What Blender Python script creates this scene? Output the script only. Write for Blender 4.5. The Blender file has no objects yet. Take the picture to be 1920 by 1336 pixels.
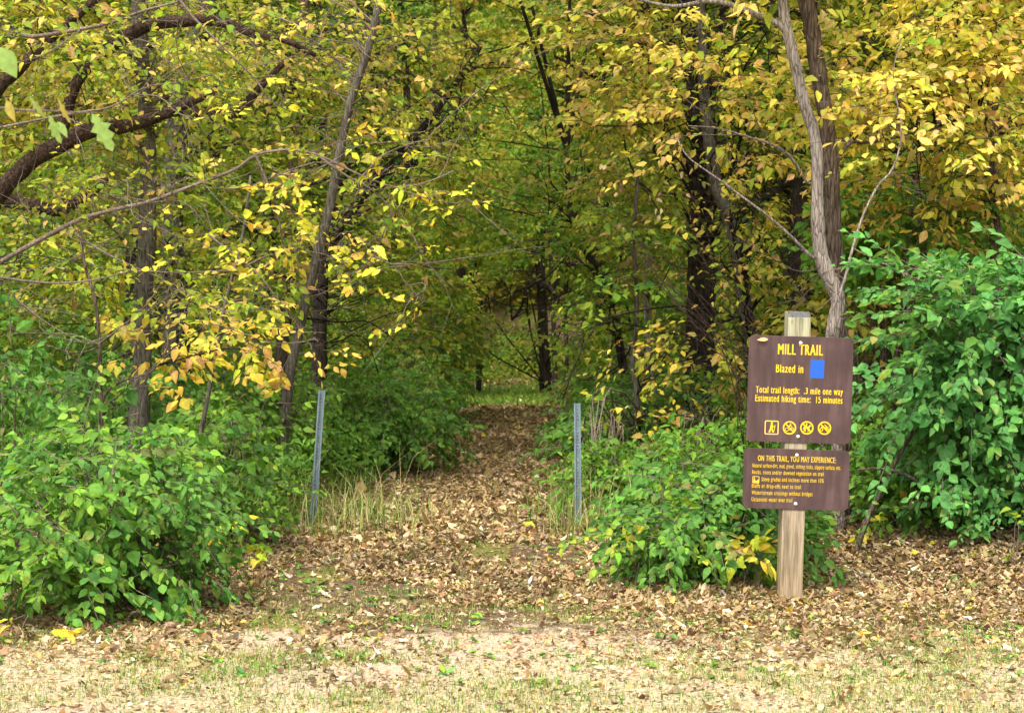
import bpy, math, random
import numpy as np
from math import radians, pi, sin, cos
from mathutils import Vector

rng = np.random.default_rng(11)
random.seed(4)
S = bpy.context.scene
C = S.collection

# ------------------------------------------------------------------ camera
FPX, HOR, EYE = 3200.0, 612.0, 1.6
cam_d = bpy.data.cameras.new('camera'); cam = bpy.data.objects.new('camera', cam_d); C.objects.link(cam)
cam.location = (0, 0, EYE); cam.rotation_euler = (radians(90), 0, 0)
cam_d.sensor_width = 36; cam_d.lens = 60; cam_d.shift_y = -(668 - HOR) / 1920.0
cam_d.clip_start = 0.1; cam_d.clip_end = 2000
cam_d.dof.use_dof = True; cam_d.dof.focus_distance = 10.2; cam_d.dof.aperture_fstop = 7.0
S.camera = cam
# ------------------------------------------------------------------ light
SUN_EL, SUN_AZ = radians(60), radians(200)      # azimuth clockwise from +Y: high behind the camera, a little left
world = bpy.data.worlds.new('World'); S.world = world; world.use_nodes = True
wn = world.node_tree; wn.nodes.clear()
wo = wn.nodes.new('ShaderNodeOutputWorld'); bg = wn.nodes.new('ShaderNodeBackground'); sk = wn.nodes.new('ShaderNodeTexSky')
sk.sky_type = 'NISHITA'; sk.sun_disc = False; sk.sun_elevation = SUN_EL; sk.sun_rotation = SUN_AZ
sk.air_density = 1.0; sk.dust_density = 4.0; sk.ozone_density = 0.6
bg.inputs['Strength'].default_value = 0.115
hs = wn.nodes.new('ShaderNodeHueSaturation'); hs.inputs['Saturation'].default_value = .22   # thin cloud greys the blue
wn.links.new(sk.outputs[0], hs.inputs['Color']); wn.links.new(hs.outputs[0], bg.inputs[0]); wn.links.new(bg.outputs[0], wo.inputs[0])
sd = bpy.data.lights.new('sun', 'SUN'); sun = bpy.data.objects.new('sun', sd); C.objects.link(sun)
sd.energy = 1.95; sd.angle = radians(18); sd.color = (1.0, 0.93, 0.82)
dvec = Vector((sin(SUN_AZ) * cos(SUN_EL), cos(SUN_AZ) * cos(SUN_EL), sin(SUN_EL)))
sun.rotation_euler = dvec.to_track_quat('Z', 'Y').to_euler()
sun.location = (0, 0, 30)
S.view_settings.view_transform = 'Standard'; S.view_settings.look = 'None'
S.view_settings.exposure = 1.7; S.view_settings.gamma = 1.0
S.render.engine = 'CYCLES'
S.cycles.max_bounces = 6; S.cycles.diffuse_bounces = 3; S.cycles.transmission_bounces = 4; S.cycles.glossy_bounces = 2
S.cycles.use_denoising = True

# ------------------------------------------------------------------ helpers
def W(px, py, d):
    return np.array(((px - 960) * d / FPX, d, EYE - (py - HOR) * d / FPX))

def vnoise(x, y, s=1.0, seed=0):
    """smooth value noise, numpy"""
    x = np.asarray(x, float) / s + seed * 17.3; y = np.asarray(y, float) / s + seed * 9.1
    xi = np.floor(x); yi = np.floor(y); fx = x - xi; fy = y - yi
    fx = fx * fx * (3 - 2 * fx); fy = fy * fy * (3 - 2 * fy)
    def h(a, b):
        v = np.sin(a * 127.1 + b * 311.7 + seed * 5.5) * 43758.5453
        return v - np.floor(v)
    return (h(xi, yi) * (1 - fx) + h(xi + 1, yi) * fx) * (1 - fy) + (h(xi, yi + 1) * (1 - fx) + h(xi + 1, yi + 1) * fx) * fy

def sst(a, b, x):
    t = np.clip((np.asarray(x, float) - a) / (b - a), 0, 1)
    return t * t * (3 - 2 * t)

def trail_x(y):
    y = np.asarray(y, float)
    return np.interp(y, [6, 9, 11, 13.5, 18, 25, 35, 45], [-.3, -.4, -.5, -.5, -.3, -.12, 0.0, 0.45])
def trail_w(y):
    return np.interp(np.asarray(y, float), [6, 9.5, 11, 13.5, 18, 30, 45], [4.5, 3.6, 1.7, .95, .85, .9, .95])
def gz(x, y):
    x = np.asarray(x, float); y = np.asarray(y, float)
    off = np.abs(x - trail_x(y)) - trail_w(y)
    z = 0.14 * sst(0, 1.6, off) * sst(9.5, 12, y) + 0.25 * sst(1, 8, off) * sst(14, 26, y)
    z = z + 0.05 * (vnoise(x, y, 2.3, 1) - .5) * sst(9, 14, y) + 0.012 * (vnoise(x, y, .5, 2) - .5)
    z = z + 0.10 * sst(.4, 1.6, x - 1.7) * sst(9.9, 11.2, y)
    t = np.clip(y - 42, 0, 90)
    z = z + 0.0034 * t * t + np.clip(y - 132, 0, 400) * 0.3
    z = z + 0.05 * np.clip(x, -4, 25) * sst(34, 55, y)
    return z

def tag(o, label=None, cat=None, group=None, kind=None):
    if label: o['label'] = label
    if cat: o['category'] = cat
    if group: o['group'] = group
    if kind: o['kind'] = kind
    return o
def empty(name, loc, label=None, cat=None, group=None, rot=(0, 0, 0)):
    o = bpy.data.objects.new(name, None); C.objects.link(o); o.location = [float(v) for v in loc]; o.rotation_euler = rot
    o.empty_display_size = 0.2
    return tag(o, label, cat, group)

class Mesh:
    """collects vertices, faces (any size), per-vertex colours"""
    def __init__(s): s.v = []; s.f = []; s.c = []; s.n = 0; s.m = []
    def add(s, v, f, col=None, mi=0):
        v = np.asarray(v, float).reshape(-1, 3)
        s.v.append(v)
        if not isinstance(f, list): f = [f]
        for a in f:
            a = np.asarray(a, int)
            s.f.append(a + s.n); s.m.append(np.full(len(a), mi, int))
        if col is None: col = np.full((len(v), 3), .5)
        s.c.append(np.broadcast_to(col, (len(v), 3)))
        s.n += len(v)
    def build(s, name, mats, parent=None, smooth=False, color=True, origin=None):
        me = bpy.data.meshes.new(name)
        V = np.concatenate(s.v) if s.v else np.zeros((0, 3))
        if origin is not None: V = V - np.asarray(origin, float)
        loops = np.concatenate([a.ravel() for a in s.f]); tot = np.concatenate([np.full(len(a), a.shape[1], int) for a in s.f])
        start = np.concatenate(([0], np.cumsum(tot)[:-1]))
        me.vertices.add(len(V)); me.vertices.foreach_set('co', V.astype(np.float32).ravel())
        me.loops.add(len(loops)); me.loops.foreach_set('vertex_index', loops.astype(np.int32))
        me.polygons.add(len(tot)); me.polygons.foreach_set('loop_start', start.astype(np.int32))
        if not isinstance(mats, (list, tuple)): mats = [mats]
        for m in mats: me.materials.append(m)
        if len(mats) > 1: me.polygons.foreach_set('material_index', np.concatenate(s.m).astype(np.int32))
        me.polygons.foreach_set('use_smooth', np.full(len(tot), smooth))
        if color:
            a = me.color_attributes.new('col', 'FLOAT_COLOR', 'POINT')
            cc = np.ones((len(V), 4), np.float32); cc[:, :3] = np.concatenate(s.c)
            a.data.foreach_set('color', cc.ravel())
        me.update(calc_edges=True)
        o = bpy.data.objects.new(name, me); C.objects.link(o)
        if parent is not None: o.parent = parent
        return o

def norm(a):
    return a / np.maximum(np.linalg.norm(a, axis=-1, keepdims=True), 1e-9)

def smooth_path(P, n):
    P = np.asarray(P, float)
    if len(P) < 3:
        t = np.linspace(0, 1, n)[:, None]; return P[0] * (1 - t) + P[-1] * t
    Q = np.vstack([2 * P[0] - P[1], P, 2 * P[-1] - P[-2]])
    seg = np.linalg.norm(np.diff(P, axis=0), axis=1); cum = np.concatenate(([0], np.cumsum(seg)))
    out = []
    for s in np.linspace(0, cum[-1], n):
        i = min(np.searchsorted(cum, s, side='right') - 1, len(P) - 2); t = (s - cum[i]) / max(seg[i], 1e-9)
        a, b, c, d = Q[i], Q[i + 1], Q[i + 2], Q[i + 3]
        out.append(.5 * ((2 * b) + (c - a) * t + (2 * a - 5 * b + 4 * c - d) * t * t + (-a + 3 * b - 3 * c + d) * t ** 3))
    return np.array(out)

def tube(M, P, R, sides=6, rough=0.0, col=None, cap=True, seed=0):
    P = np.asarray(P, float); n = len(P); R = np.broadcast_to(np.asarray(R, float), (n,)) if np.ndim(R) == 0 or len(np.atleast_1d(R)) == n else np.interp(np.linspace(0, 1, n), np.linspace(0, 1, len(R)), R)
    T = norm(np.gradient(P, axis=0))
    up = np.array((0.3, 1, 0.1)) if abs(T[0] @ np.array((0, 1, 0))) < .8 else np.array((1, 0, 0.1))
    A = norm(np.cross(T, up)); B = np.cross(T, A)
    th = np.linspace(0, 2 * pi, sides, endpoint=False)
    r = R[:, None] * np.ones((1, sides))
    if rough > 0:
        rr = np.random.default_rng(seed + 5)
        ridge = 1 + rough * (vnoise(th * 3.1 + 0 * P[:, :1] , P[:, 2:3] * 1.3 + P[:, :1] * .7 + 0 * th, .45, seed) - .5) * 2 + rough * .5 * rr.normal(size=(n, sides))
        r = r * ridge
    V = P[:, None, :] + r[..., None] * (np.cos(th)[None, :, None] * A[:, None, :] + np.sin(th)[None, :, None] * B[:, None, :])
    i = np.arange(n - 1)[:, None] * sides; j = np.arange(sides)[None, :]; j2 = (j + 1) % sides
    F = np.stack([i + j, i + j2, i + sides + j2, i + sides + j], -1).reshape(-1, 4)
    V = V.reshape(-1, 3); fs = [F]
    if cap:
        V = np.vstack([V, P[-1] + T[-1] * R[-1] * .5]); k = len(V) - 1; b = (n - 1) * sides
        fs.append(np.stack([b + np.arange(sides), b + (np.arange(sides) + 1) % sides, np.full(sides, k)], -1))
    M.add(V, fs, col)

def segs(M, A, B, ra, rb, col=None):
    """many thin three-sided twigs at once"""
    n = len(A)
    if n == 0: return
    T = norm(B - A); X = norm(np.cross(T, np.array((.31, .2, .93)))); Y = np.cross(T, X)
    th = np.array((0, 2.094, 4.189))
    ring = np.cos(th)[None, :, None] * X[:, None, :] + np.sin(th)[None, :, None] * Y[:, None, :]
    ra = np.broadcast_to(ra, (n,))[:, None, None]; rb = np.broadcast_to(rb, (n,))[:, None, None]
    V = np.concatenate([A[:, None, :] + ring * ra, B[:, None, :] + ring * rb], 1)
    o = np.arange(n)[:, None, None] * 6
    F = np.array([[0, 1, 4, 3], [1, 2, 5, 4], [2, 0, 3, 5]])[None] + o
    c = None if col is None else np.repeat(col, 6, 0) if np.ndim(col) == 2 else col
    M.add(V.reshape(-1, 3), F.reshape(-1, 4), c)

# leaf templates: (t along, w across)
def tmpl(lod):
    if lod == 2:
        st = [(0, 0), (.14, .55), (.36, 1.0), (.62, .82), (.84, .38), (1, 0)]
        v = [(0, 0)]; mids = [0]
        for t, w in st[1:-1]: v += [(t, -w), (t, 0), (t, w)]
        v.append((1, 0)); last = len(v) - 1
        quad = []; tri = [(0, 2, 1), (0, 3, 2)]
        for k in range(3):
            a = 1 + 3 * k; quad += [(a, a + 1, a + 4, a + 3), (a + 1, a + 2, a + 5, a + 4)]
        a = 1 + 9; tri += [(a, a + 1, last), (a + 1, a + 2, last)]
        return np.array(v, float), [np.array(quad), np.array(tri)]
    if lod == 1:
        v = [(0, 0), (.3, -.95), (.3, 0), (.3, .95), (.68, -.7), (.68, 0), (.68, .7), (1, 0)]
        return np.array(v, float), [np.array([(1, 2, 5, 4), (2, 3, 6, 5)]), np.array([(0, 2, 1), (0, 3, 2), (4, 5, 7), (5, 6, 7)])]
    if lod == 0:
        v = [(0, 0), (.42, -1), (1, 0), (.42, 1)]
        return np.array(v, float), [np.array([(0, 2, 1), (0, 3, 2)])]
    # lobed (oak like)
    st = [(.06, .12), (.2, .45), (.27, .28), (.42, .95), (.5, .5), (.66, .85), (.73, .4), (.88, .42)]
    v = [(0, 0)]
    for t, w in st: v += [(t, -w), (t - .04, 0), (t, w)]
    v.append((1, 0)); last = len(v) - 1
    quad = []; tri = [(0, 2, 1), (0, 3, 2)]
    for k in range(len(st) - 1):
        a = 1 + 3 * k; quad += [(a, a + 1, a + 4, a + 3), (a + 1, a + 2, a + 5, a + 4)]
    a = 1 + 3 * (len(st) - 1); tri += [(a, a + 1, last), (a + 1, a + 2, last)]
    return np.array(v, float), [np.array(quad), np.array(tri)]
TM = {k: tmpl(k) for k in (0, 1, 2, 3)}

def leaves(M, P, D, N, L, Wd, col, lod=1, fold=.18, curl=.25, tip=None, cup=0.0, wave=0.0):
    """leaf blades: base point, direction, normal, length, width, colour"""
    n = len(P)
    if n == 0: return
    D = norm(D); B = norm(np.cross(N, D)); N2 = np.cross(D, B)
    tv, fs = TM[lod]; k = len(tv); t = tv[None, :, 0]; w = tv[None, :, 1]
    L = np.broadcast_to(L, (n,))[:, None]; Wd = np.broadcast_to(Wd, (n,))[:, None]
    cu = np.broadcast_to(curl, (n,))[:, None]; fo = np.broadcast_to(fold, (n,))[:, None]; cp = np.broadcast_to(cup, (n,))[:, None]
    h = fo * np.abs(w) * Wd - cu * t * t * L + cp * w * w * Wd
    if wave: h = h + wave * L * rng.normal(size=(n, k)) * (np.abs(w) > 0)
    V = P[:, None, :] + D[:, None, :] * (t * L)[..., None] + B[:, None, :] * (w * Wd)[..., None] + N2[:, None, :] * h[..., None]
    cc = np.repeat(col[:, None, :], k, 1)
    if tip is not None:
        amt = (np.clip(t * 1.3 - .35, 0, 1) * .7 + .3 * np.abs(w)) * tip[1][:, None]
        cc = cc * (1 - amt[..., None]) + tip[0] * amt[..., None]
    cc = cc * (1 + .10 * (np.abs(w) < .01))[..., None]
    off = (np.arange(n) * k)[:, None, None]
    M.add(V.reshape(-1, 3), [(f[None] + off).reshape(-1, f.shape[1]) for f in fs], cc.reshape(-1, 3))

# colours of leaves (linear albedo)
PAL = {
 'green':  [((.070, .150, .018), 3), ((.10, .20, .022), 3), ((.15, .26, .03), 1.8), ((.045, .11, .02), 1.6)],
 'honey':  [((.068, .18, .032), 4), ((.10, .235, .038), 4), ((.14, .29, .042), 2.2), ((.045, .125, .026), 2.4), ((.30, .40, .04), .2), ((.30, .20, .08), .10)],
 'cool':   [((.07, .21, .052), 4), ((.10, .27, .068), 4), ((.14, .34, .075), 2.6), ((.045, .14, .038), 2), ((.24, .38, .05), .2)],
 'bright': [((.12, .25, .026), 3), ((.17, .32, .032), 3), ((.23, .38, .04), 2), ((.07, .17, .022), 2)],
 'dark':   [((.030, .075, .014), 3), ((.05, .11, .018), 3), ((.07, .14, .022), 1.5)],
 'olive':  [((.15, .20, .014), 3), ((.23, .25, .016), 3), ((.09, .155, .02), 3), ((.38, .31, .04), 1), ((.38, .22, .08), .7)],
 'yg':     [((.20, .28, .025), 3), ((.29, .34, .03), 3), ((.12, .21, .02), 3), ((.50, .42, .04), 1.4), ((.42, .25, .10), 1)],
 'yellow': [((.64, .50, .08), 3), ((.54, .48, .07), 3), ((.36, .40, .05), 3), ((.60, .39, .10), 2), ((.50, .30, .14), 1.5)],
 'ochre':  [((.55, .38, .06), 3), ((.46, .29, .07), 2.5), ((.60, .48, .05), 2), ((.32, .31, .04), 1.6), ((.46, .26, .12), 1.4)],
 'tan':    [((.46, .36, .08), 3), ((.34, .33, .04), 3), ((.50, .31, .13), 1.6), ((.22, .26, .03), 2)],
 'gold':   [((.68, .52, .04), 3), ((.52, .52, .04), 3), ((.34, .42, .03), 4), ((.62, .34, .08), 1.5)],
 'litter': [((.32, .235, .125), 4), ((.24, .168, .088), 4), ((.42, .33, .20), 2.2), ((.15, .095, .052), 4), ((.32, .215, .095), 2), ((.52, .44, .31), .5), ((.55, .42, .06), .18), ((.14, .2, .04), .1)],
 'straw':  [((.50, .43, .22), 3), ((.40, .34, .14), 2), ((.24, .26, .06), 2), ((.42, .35, .18), 1)],
 'grass':  [((.15, .25, .04), 3), ((.22, .30, .06), 3), ((.34, .33, .12), 2), ((.09, .20, .03), 2.5)],
}
def pick(pal, n, r, var=.14):
    cs, ws = [], []
    names = pal if isinstance(pal, dict) else {pal: 1}
    for k, f in names.items():
        tw = sum(w for _, w in PAL[k])
        for c, w in PAL[k]: cs.append(c); ws.append(w * f / tw)
    cs = np.array(cs); ws = np.array(ws); ws /= ws.sum()
    c = cs[r.choice(len(cs), n, p=ws)]
    c = c * np.exp(r.normal(0, var, (n, 1))) * np.exp(r.normal(0, var * .4, (n, 3)))
    return np.clip(c, .004, .85)

# ------------------------------------------------------------------ materials
def nmat(name):
    m = bpy.data.materials.new(name); m.use_nodes = True; nt = m.node_tree; nt.nodes.clear()
    out = nt.nodes.new('ShaderNodeOutputMaterial')
    return m, nt, out
def N(nt, t, **kw):
    n = nt.nodes.new('ShaderNode' + t)
    for k, v in kw.items():
        if k in n.inputs: n.inputs[k].default_value = v
        else: setattr(n, k, v)
    return n
def principled(nt, rough=.6, spec=.3, metal=0.0):
    p = nt.nodes.new('ShaderNodeBsdfPrincipled'); p.inputs['Roughness'].default_value = rough
    p.inputs['Specular IOR Level'].default_value = spec; p.inputs['Metallic'].default_value = metal
    return p
def ramp(nt, stops):
    r = nt.nodes.new('ShaderNodeValToRGB'); e = r.color_ramp.elements
    while len(e) > 1: e.remove(e[0])
    e[0].position = stops[0][0]; e[0].color = (*stops[0][1], 1)
    for p, c in stops[1:]:
        x = e.new(p); x.color = (*c, 1)
    return r
def leafmat(name, trans=.38, rough=.42, spec=.35, mottle=.35, nscale=60):
    m, nt, out = nmat(name); L = nt.links.new
    at = N(nt, 'Attribute', attribute_name='col')
    no = N(nt, 'TexNoise', Scale=nscale, Detail=2.0)
    ge = N(nt, 'NewGeometry'); L(ge.outputs['Position'], no.inputs['Vector'])
    mr = N(nt, 'MapRange'); mr.inputs['To Min'].default_value = 1 - mottle; mr.inputs['To Max'].default_value = 1 + mottle
    L(no.outputs['Fac'], mr.inputs['Value'])
    mx = N(nt, 'VectorMath', operation='SCALE'); L(at.outputs['Color'], mx.inputs[0]); L(mr.outputs[0], mx.inputs['Scale'])
    p = principled(nt, rough, spec); L(mx.outputs[0], p.inputs['Base Color'])
    tr = N(nt, 'BsdfTranslucent')
    tc = N(nt, 'VectorMath', operation='MULTIPLY'); L(mx.outputs[0], tc.inputs[0]); tc.inputs[1].default_value = (1.45, 1.45, .8)
    L(tc.outputs[0], tr.inputs['Color'])
    ms = N(nt, 'MixShader'); ms.inputs[0].default_value = trans
    L(p.outputs[0], ms.inputs[1]); L(tr.outputs[0], ms.inputs[2]); L(ms.outputs[0], out.inputs[0])
    return m
def barkmat(name, c1, c2, c3, scale=9.0, bump=.6, zs=.16):
    m, nt, out = nmat(name); L = nt.links.new
    ge = N(nt, 'NewGeometry'); mp = N(nt, 'Mapping'); mp.inputs['Scale'].default_value = (1, 1, zs)
    L(ge.outputs['Position'], mp.inputs[0])
    n1 = N(nt, 'TexNoise', Scale=scale * 7, Detail=5.0, Roughness=.65); L(mp.outputs[0], n1.inputs['Vector'])
    n2 = N(nt, 'TexVoronoi', Scale=scale * 5); n2.feature = 'DISTANCE_TO_EDGE'; L(mp.outputs[0], n2.inputs['Vector'])
    n3 = N(nt, 'TexNoise', Scale=scale * .5, Detail=3.0); L(ge.outputs['Position'], n3.inputs['Vector'])
    r = ramp(nt, [(.3, c1), (.5, c2), (.72, c3)])
    ad = N(nt, 'Math', operation='MULTIPLY_ADD'); L(n3.outputs['Fac'], ad.inputs[0]); ad.inputs[1].default_value = .5
    sub = N(nt, 'Math', operation='SUBTRACT'); L(n1.outputs['Fac'], sub.inputs[0]); sub.inputs[1].default_value = .25
    L(sub.outputs[0], ad.inputs[2]); L(ad.outputs[0], r.inputs[0])
    cr = N(nt, 'MapRange'); L(n2.outputs['Distance'], cr.inputs['Value']); cr.inputs['From Max'].default_value = .12
    cr.inputs['To Min'].default_value = .45
    mu = N(nt, 'VectorMath', operation='SCALE'); L(r.outputs[0], mu.inputs[0]); L(cr.outputs[0], mu.inputs['Scale'])
    p = principled(nt, .85, .15); L(mu.outputs[0], p.inputs['Base Color'])
    hh = N(nt, 'Math', operation='MULTIPLY_ADD'); L(cr.outputs[0], hh.inputs[0]); hh.inputs[1].default_value = .6; L(n1.outputs['Fac'], hh.inputs[2])
    b = N(nt, 'Bump', Strength=bump, Distance=.02); L(hh.outputs[0], b.inputs['Height']); L(b.outputs[0], p.inputs['Normal'])
    L(p.outputs[0], out.inputs[0])
    return m
M_leaf = leafmat('leaf', .38, .6, .10); M_honey = leafmat('shrub_leaf', .38, .58, .14, .4, 45)
M_litter = leafmat('dry_leaf', .18, .85, .05, .35, 90)
M_grass = leafmat('grass_blade', .3, .6, .2, .2, 30)
B_pale = barkmat('bark_pale', (.13, .105, .085), (.27, .225, .19), (.39, .34, .29), 9, .8)
B_brown = barkmat('bark_brown', (.045, .03, .022), (.12, .085, .062), (.22, .165, .125), 7, 1.0)
B_dark = barkmat('bark_dark', (.014, .010, .008), (.036, .027, .02), (.075, .056, .042), 6, .9)
B_grey = barkmat('bark_grey', (.05, .042, .032), (.105, .092, .068), (.175, .158, .12), 8, .6)
B_red = barkmat('bark_red_brown', (.022, .013, .009), (.06, .036, .025), (.125, .08, .058), 6, .9, .8)
B_twig = barkmat('bark_twig', (.08, .06, .045), (.15, .115, .088), (.24, .19, .15), 12, .2, 1)

# ------------------------------------------------------------------ ground
def ground():
    xs = np.concatenate([np.linspace(-400, -30, 14), np.linspace(-26, -7, 30), np.linspace(-6.8, 6.8, 150), np.linspace(7, 26, 30), np.linspace(30, 400, 14)])
    ys = np.concatenate([np.linspace(-300, 0, 12), np.linspace(1, 6.4, 8), np.linspace(6.5, 16, 150), np.linspace(16.2, 50, 120), np.linspace(51, 140, 45), np.linspace(150, 500, 12)])
    X, Y = np.meshgrid(xs, ys); Z = gz(X, Y)
    nx, ny = len(xs), len(ys)
    off = np.abs(X - trail_x(Y)) / trail_w(Y)
    # r: open bright lawn / dirt, g: leaf-covered trail, b: grass amount
    n1 = vnoise(X, Y, .9, 3); n2 = vnoise(X, Y, .35, 4)
    lawn = 1 - sst(8.7, 9.7, Y + (n1 - .5) * .9)
    dirt = np.clip(sst(.47, .74, n1 * .75 + n2 * .30 + .25 * np.exp(-((X + .1) / 1.1) ** 2 - ((Y - 8.75) / .35) ** 2) + .25 * np.exp(-((X - 1.6) / 1.6) ** 2 - ((Y - 7.35) / .16) ** 2)), 0, 1)
    tr = 1 - sst(.75, 1.25, off)
    moss = sst(.6, .75, vnoise(X, Y * .6, .5, 8)) * tr
    col = np.stack([lawn, dirt, np.maximum(moss, .6 * sst(34, 37, Y) * (1 - sst(42, 45, Y)) * tr)], -1).reshape(-1, 3)
    M = Mesh(); i = np.arange(ny - 1)[:, None] * nx; j = np.arange(nx - 1)[None]
    F = np.stack([i + j, i + j + 1, i + nx + j + 1, i + nx + j], -1).reshape(-1, 4)
    M.add(np.stack([X, Y, Z], -1), F, col)
    m, nt, out = nmat('ground'); L = nt.links.new
    ge = N(nt, 'NewGeometry'); at = N(nt, 'Attribute', attribute_name='col'); sp = N(nt, 'SeparateColor'); L(at.outputs['Color'], sp.inputs[0])
    nA = N(nt, 'TexNoise', Scale=55.0, Detail=6.0, Roughness=.7); nB = N(nt, 'TexNoise', Scale=9.0, Detail=4.0); nC = N(nt, 'TexVoronoi', Scale=26.0)
    for n in (nA, nB, nC): L(ge.outputs['Position'], n.inputs['Vector'])
    floor = ramp(nt, [(.25, (.035, .024, .014)), (.45, (.09, .062, .036)), (.6, (.17, .12, .07)), (.75, (.25, .18, .11))]); L(nA.outputs['Fac'], floor.inputs[0])
    straw = ramp(nt, [(.28, (.10, .075, .04)), (.42, (.25, .205, .11)), (.53, (.42, .355, .225)), (.68, (.60, .52, .37))]); L(nA.outputs['Fac'], straw.inputs[0])
    dirt_ = ramp(nt, [(.28, (.18, .13, .08)), (.45, (.36, .28, .19)), (.58, (.47, .38, .27)), (.75, (.60, .50, .37))]); L(nA.outputs['Fac'], dirt_.inputs[0])
    moss_ = ramp(nt, [(.3, (.06, .07, .015)), (.6, (.20, .19, .05))]); L(nA.outputs['Fac'], moss_.inputs[0])
    def mix(f, a, b):
        x = N(nt, 'Mix', data_type='RGBA'); L(f, x.inputs[0]); L(a, x.inputs[6]); L(b, x.inputs[7]); return x.outputs[2]
    def wob(sock, lo=.35, hi=.65):
        a = N(nt, 'Math', operation='MULTIPLY_ADD'); L(nB.outputs['Fac'], a.inputs[0]); a.inputs[1].default_value = .9; a.inputs[2].default_value = -.45
        s_ = N(nt, 'Math', operation='ADD'); L(a.outputs[0], s_.inputs[0]); L(sock, s_.inputs[1])
        r_ = N(nt, 'MapRange', interpolation_type='SMOOTHSTEP'); L(s_.outputs[0], r_.inputs['Value']); r_.inputs['From Min'].default_value = lo; r_.inputs['From Max'].default_value = hi
        return r_.outputs[0]
    lawnc = mix(wob(sp.outputs[1]), straw.outputs[0], dirt_.outputs[0])
    fl = mix(wob(sp.outputs[2], .45, .8), floor.outputs[0], moss_.outputs[0])
    c = mix(wob(sp.outputs[0]), fl, lawnc)
    p = principled(nt, .9, .1); L(c, p.inputs['Base Color'])
    b = N(nt, 'Bump', Strength=.7, Distance=.03); L(nA.outputs['Fac'], b.inputs['Height']); L(b.outputs[0], p.inputs['Normal'])
    L(p.outputs[0], out.inputs[0])
    o = M.build('ground', m, smooth=True)
    tag(o, 'dirt and thin lawn running back into the leaf covered forest floor', 'ground', kind='structure')
ground()

# ------------------------------------------------------------------ plants
CORR = []      # sight lines kept open in front of trunks the photograph shows: (pixel path, half width, depth, share of leaves pruned)
def pruned(P, r):
    keep = np.ones(len(P), bool); d = P[:, 1]; px = 960 + P[:, 0] * FPX / d; py = HOR - (P[:, 2] - EYE) * FPX / d
    for pts, hw, dd, pr in CORR:
        m = np.full(len(P), 1e9)
        for (ax, ay), (bx, by) in zip(pts[:-1], pts[1:]):
            vx, vy = bx - ax, by - ay; t = np.clip(((px - ax) * vx + (py - ay) * vy) / (vx * vx + vy * vy), 0, 1)
            m = np.minimum(m, np.hypot(px - ax - t * vx, py - ay - t * vy))
        keep &= ~((m < hw) & (d < dd - .02) & (r.random(len(P)) < pr))
    return keep
def spray_set(ML, MB, O, A, Ln, K, s, wr, pal, r, lod=1, droop=.12, hang=.25, jit=.35, spread=.40, twig=True, tipc=None, tipamt=0.0, updir=None, thin=.0022, alpha_t=.12):
    """leafy sprays: main twig from O along A, side twigs, leaves roughly in one plane"""
    n = len(O)
    if n == 0: return
    A = norm(A); up = np.array((0, 0, 1.0)) + r.normal(0, .25, (n, 3)); up = norm(up - (up * A).sum(1, keepdims=True) * A); B = np.cross(up, A)
    t = alpha_t + (1 - alpha_t) * (np.arange(K)[None] + r.random((n, K))) / K
    side = np.where(np.arange(K)[None] % 2 == 0, 1., -1.) * np.ones((n, 1))
    lat = (r.random((n, K)) ** 1.3) * spread * (1.15 - .75 * t) * Ln[:, None]
    Lx = Ln[:, None]
    dr = droop * (t ** 2) * Lx
    stem = O[:, None] + A[:, None] * (t * Lx)[..., None] - np.array((0, 0, 1.)) * dr[..., None]
    ldir = norm(A[:, None] * .75 + B[:, None] * side[..., None] * .85 - np.array((0, 0, 1.)) * .1)
    P = stem + ldir * lat[..., None] + r.normal(0, .012, (n, K, 3))
    D = norm(ldir + A[:, None] * r.normal(.1, .3, (n, K, 1)) + B[:, None] * r.normal(0, .3, (n, K, 1)) - np.array((0, 0, 1.)) * (hang + r.normal(0, .25, (n, K)))[..., None])
    Nn = norm(up[:, None] + np.array((0, -.55, 0)) + r.normal(0, jit, (n, K, 3)))     # blades turned toward the open edge of the wood
    cl = pick(pal, n, r, .12)                          # a spray leans to one colour
    cols = pick(pal, n * K, r).reshape(n, K, 3) * .62 + cl[:, None] * .38
    sz = s * np.exp(np.clip(r.normal(0, .32, n * K), -.9, .5)) * (1 - .25 * t.ravel())
    tip = None
    kp = pruned(P.reshape(-1, 3), r)
    if tipc is not None: tip = (np.array(tipc), np.where(r.random(n * K) < tipamt, r.random(n * K), 0))
    if tip is not None: tip = (tip[0], tip[1][kp])
    nk = int(kp.sum())
    leaves(ML, P.reshape(-1, 3)[kp], D.reshape(-1, 3)[kp], Nn.reshape(-1, 3)[kp], sz[kp], sz[kp] * wr * .5 * np.exp(r.normal(0, .16, nk)), cols.reshape(-1, 3)[kp], lod,
           fold=r.normal(.22, .15, nk), curl=r.normal(.22, .25, nk), tip=tip, wave=.025 if lod == 2 else 0)
    if twig and MB is not None:
        for a, b in ((0, .35), (.35, .7), (.7, 1.0)):
            pa = O + A * (a * Ln)[:, None]; pa[:, 2] -= droop * a * a * Ln
            pb = O + A * (b * Ln)[:, None]; pb[:, 2] -= droop * b * b * Ln
            segs(MB, pa, pb, thin * (1.5 - a), thin * (1.5 - b))
        if twig == 2:
            m = (lat > .05).ravel() & kp
            segs(MB, stem.reshape(-1, 3)[m], P.reshape(-1, 3)[m], thin * .6, thin * .4)

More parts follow.
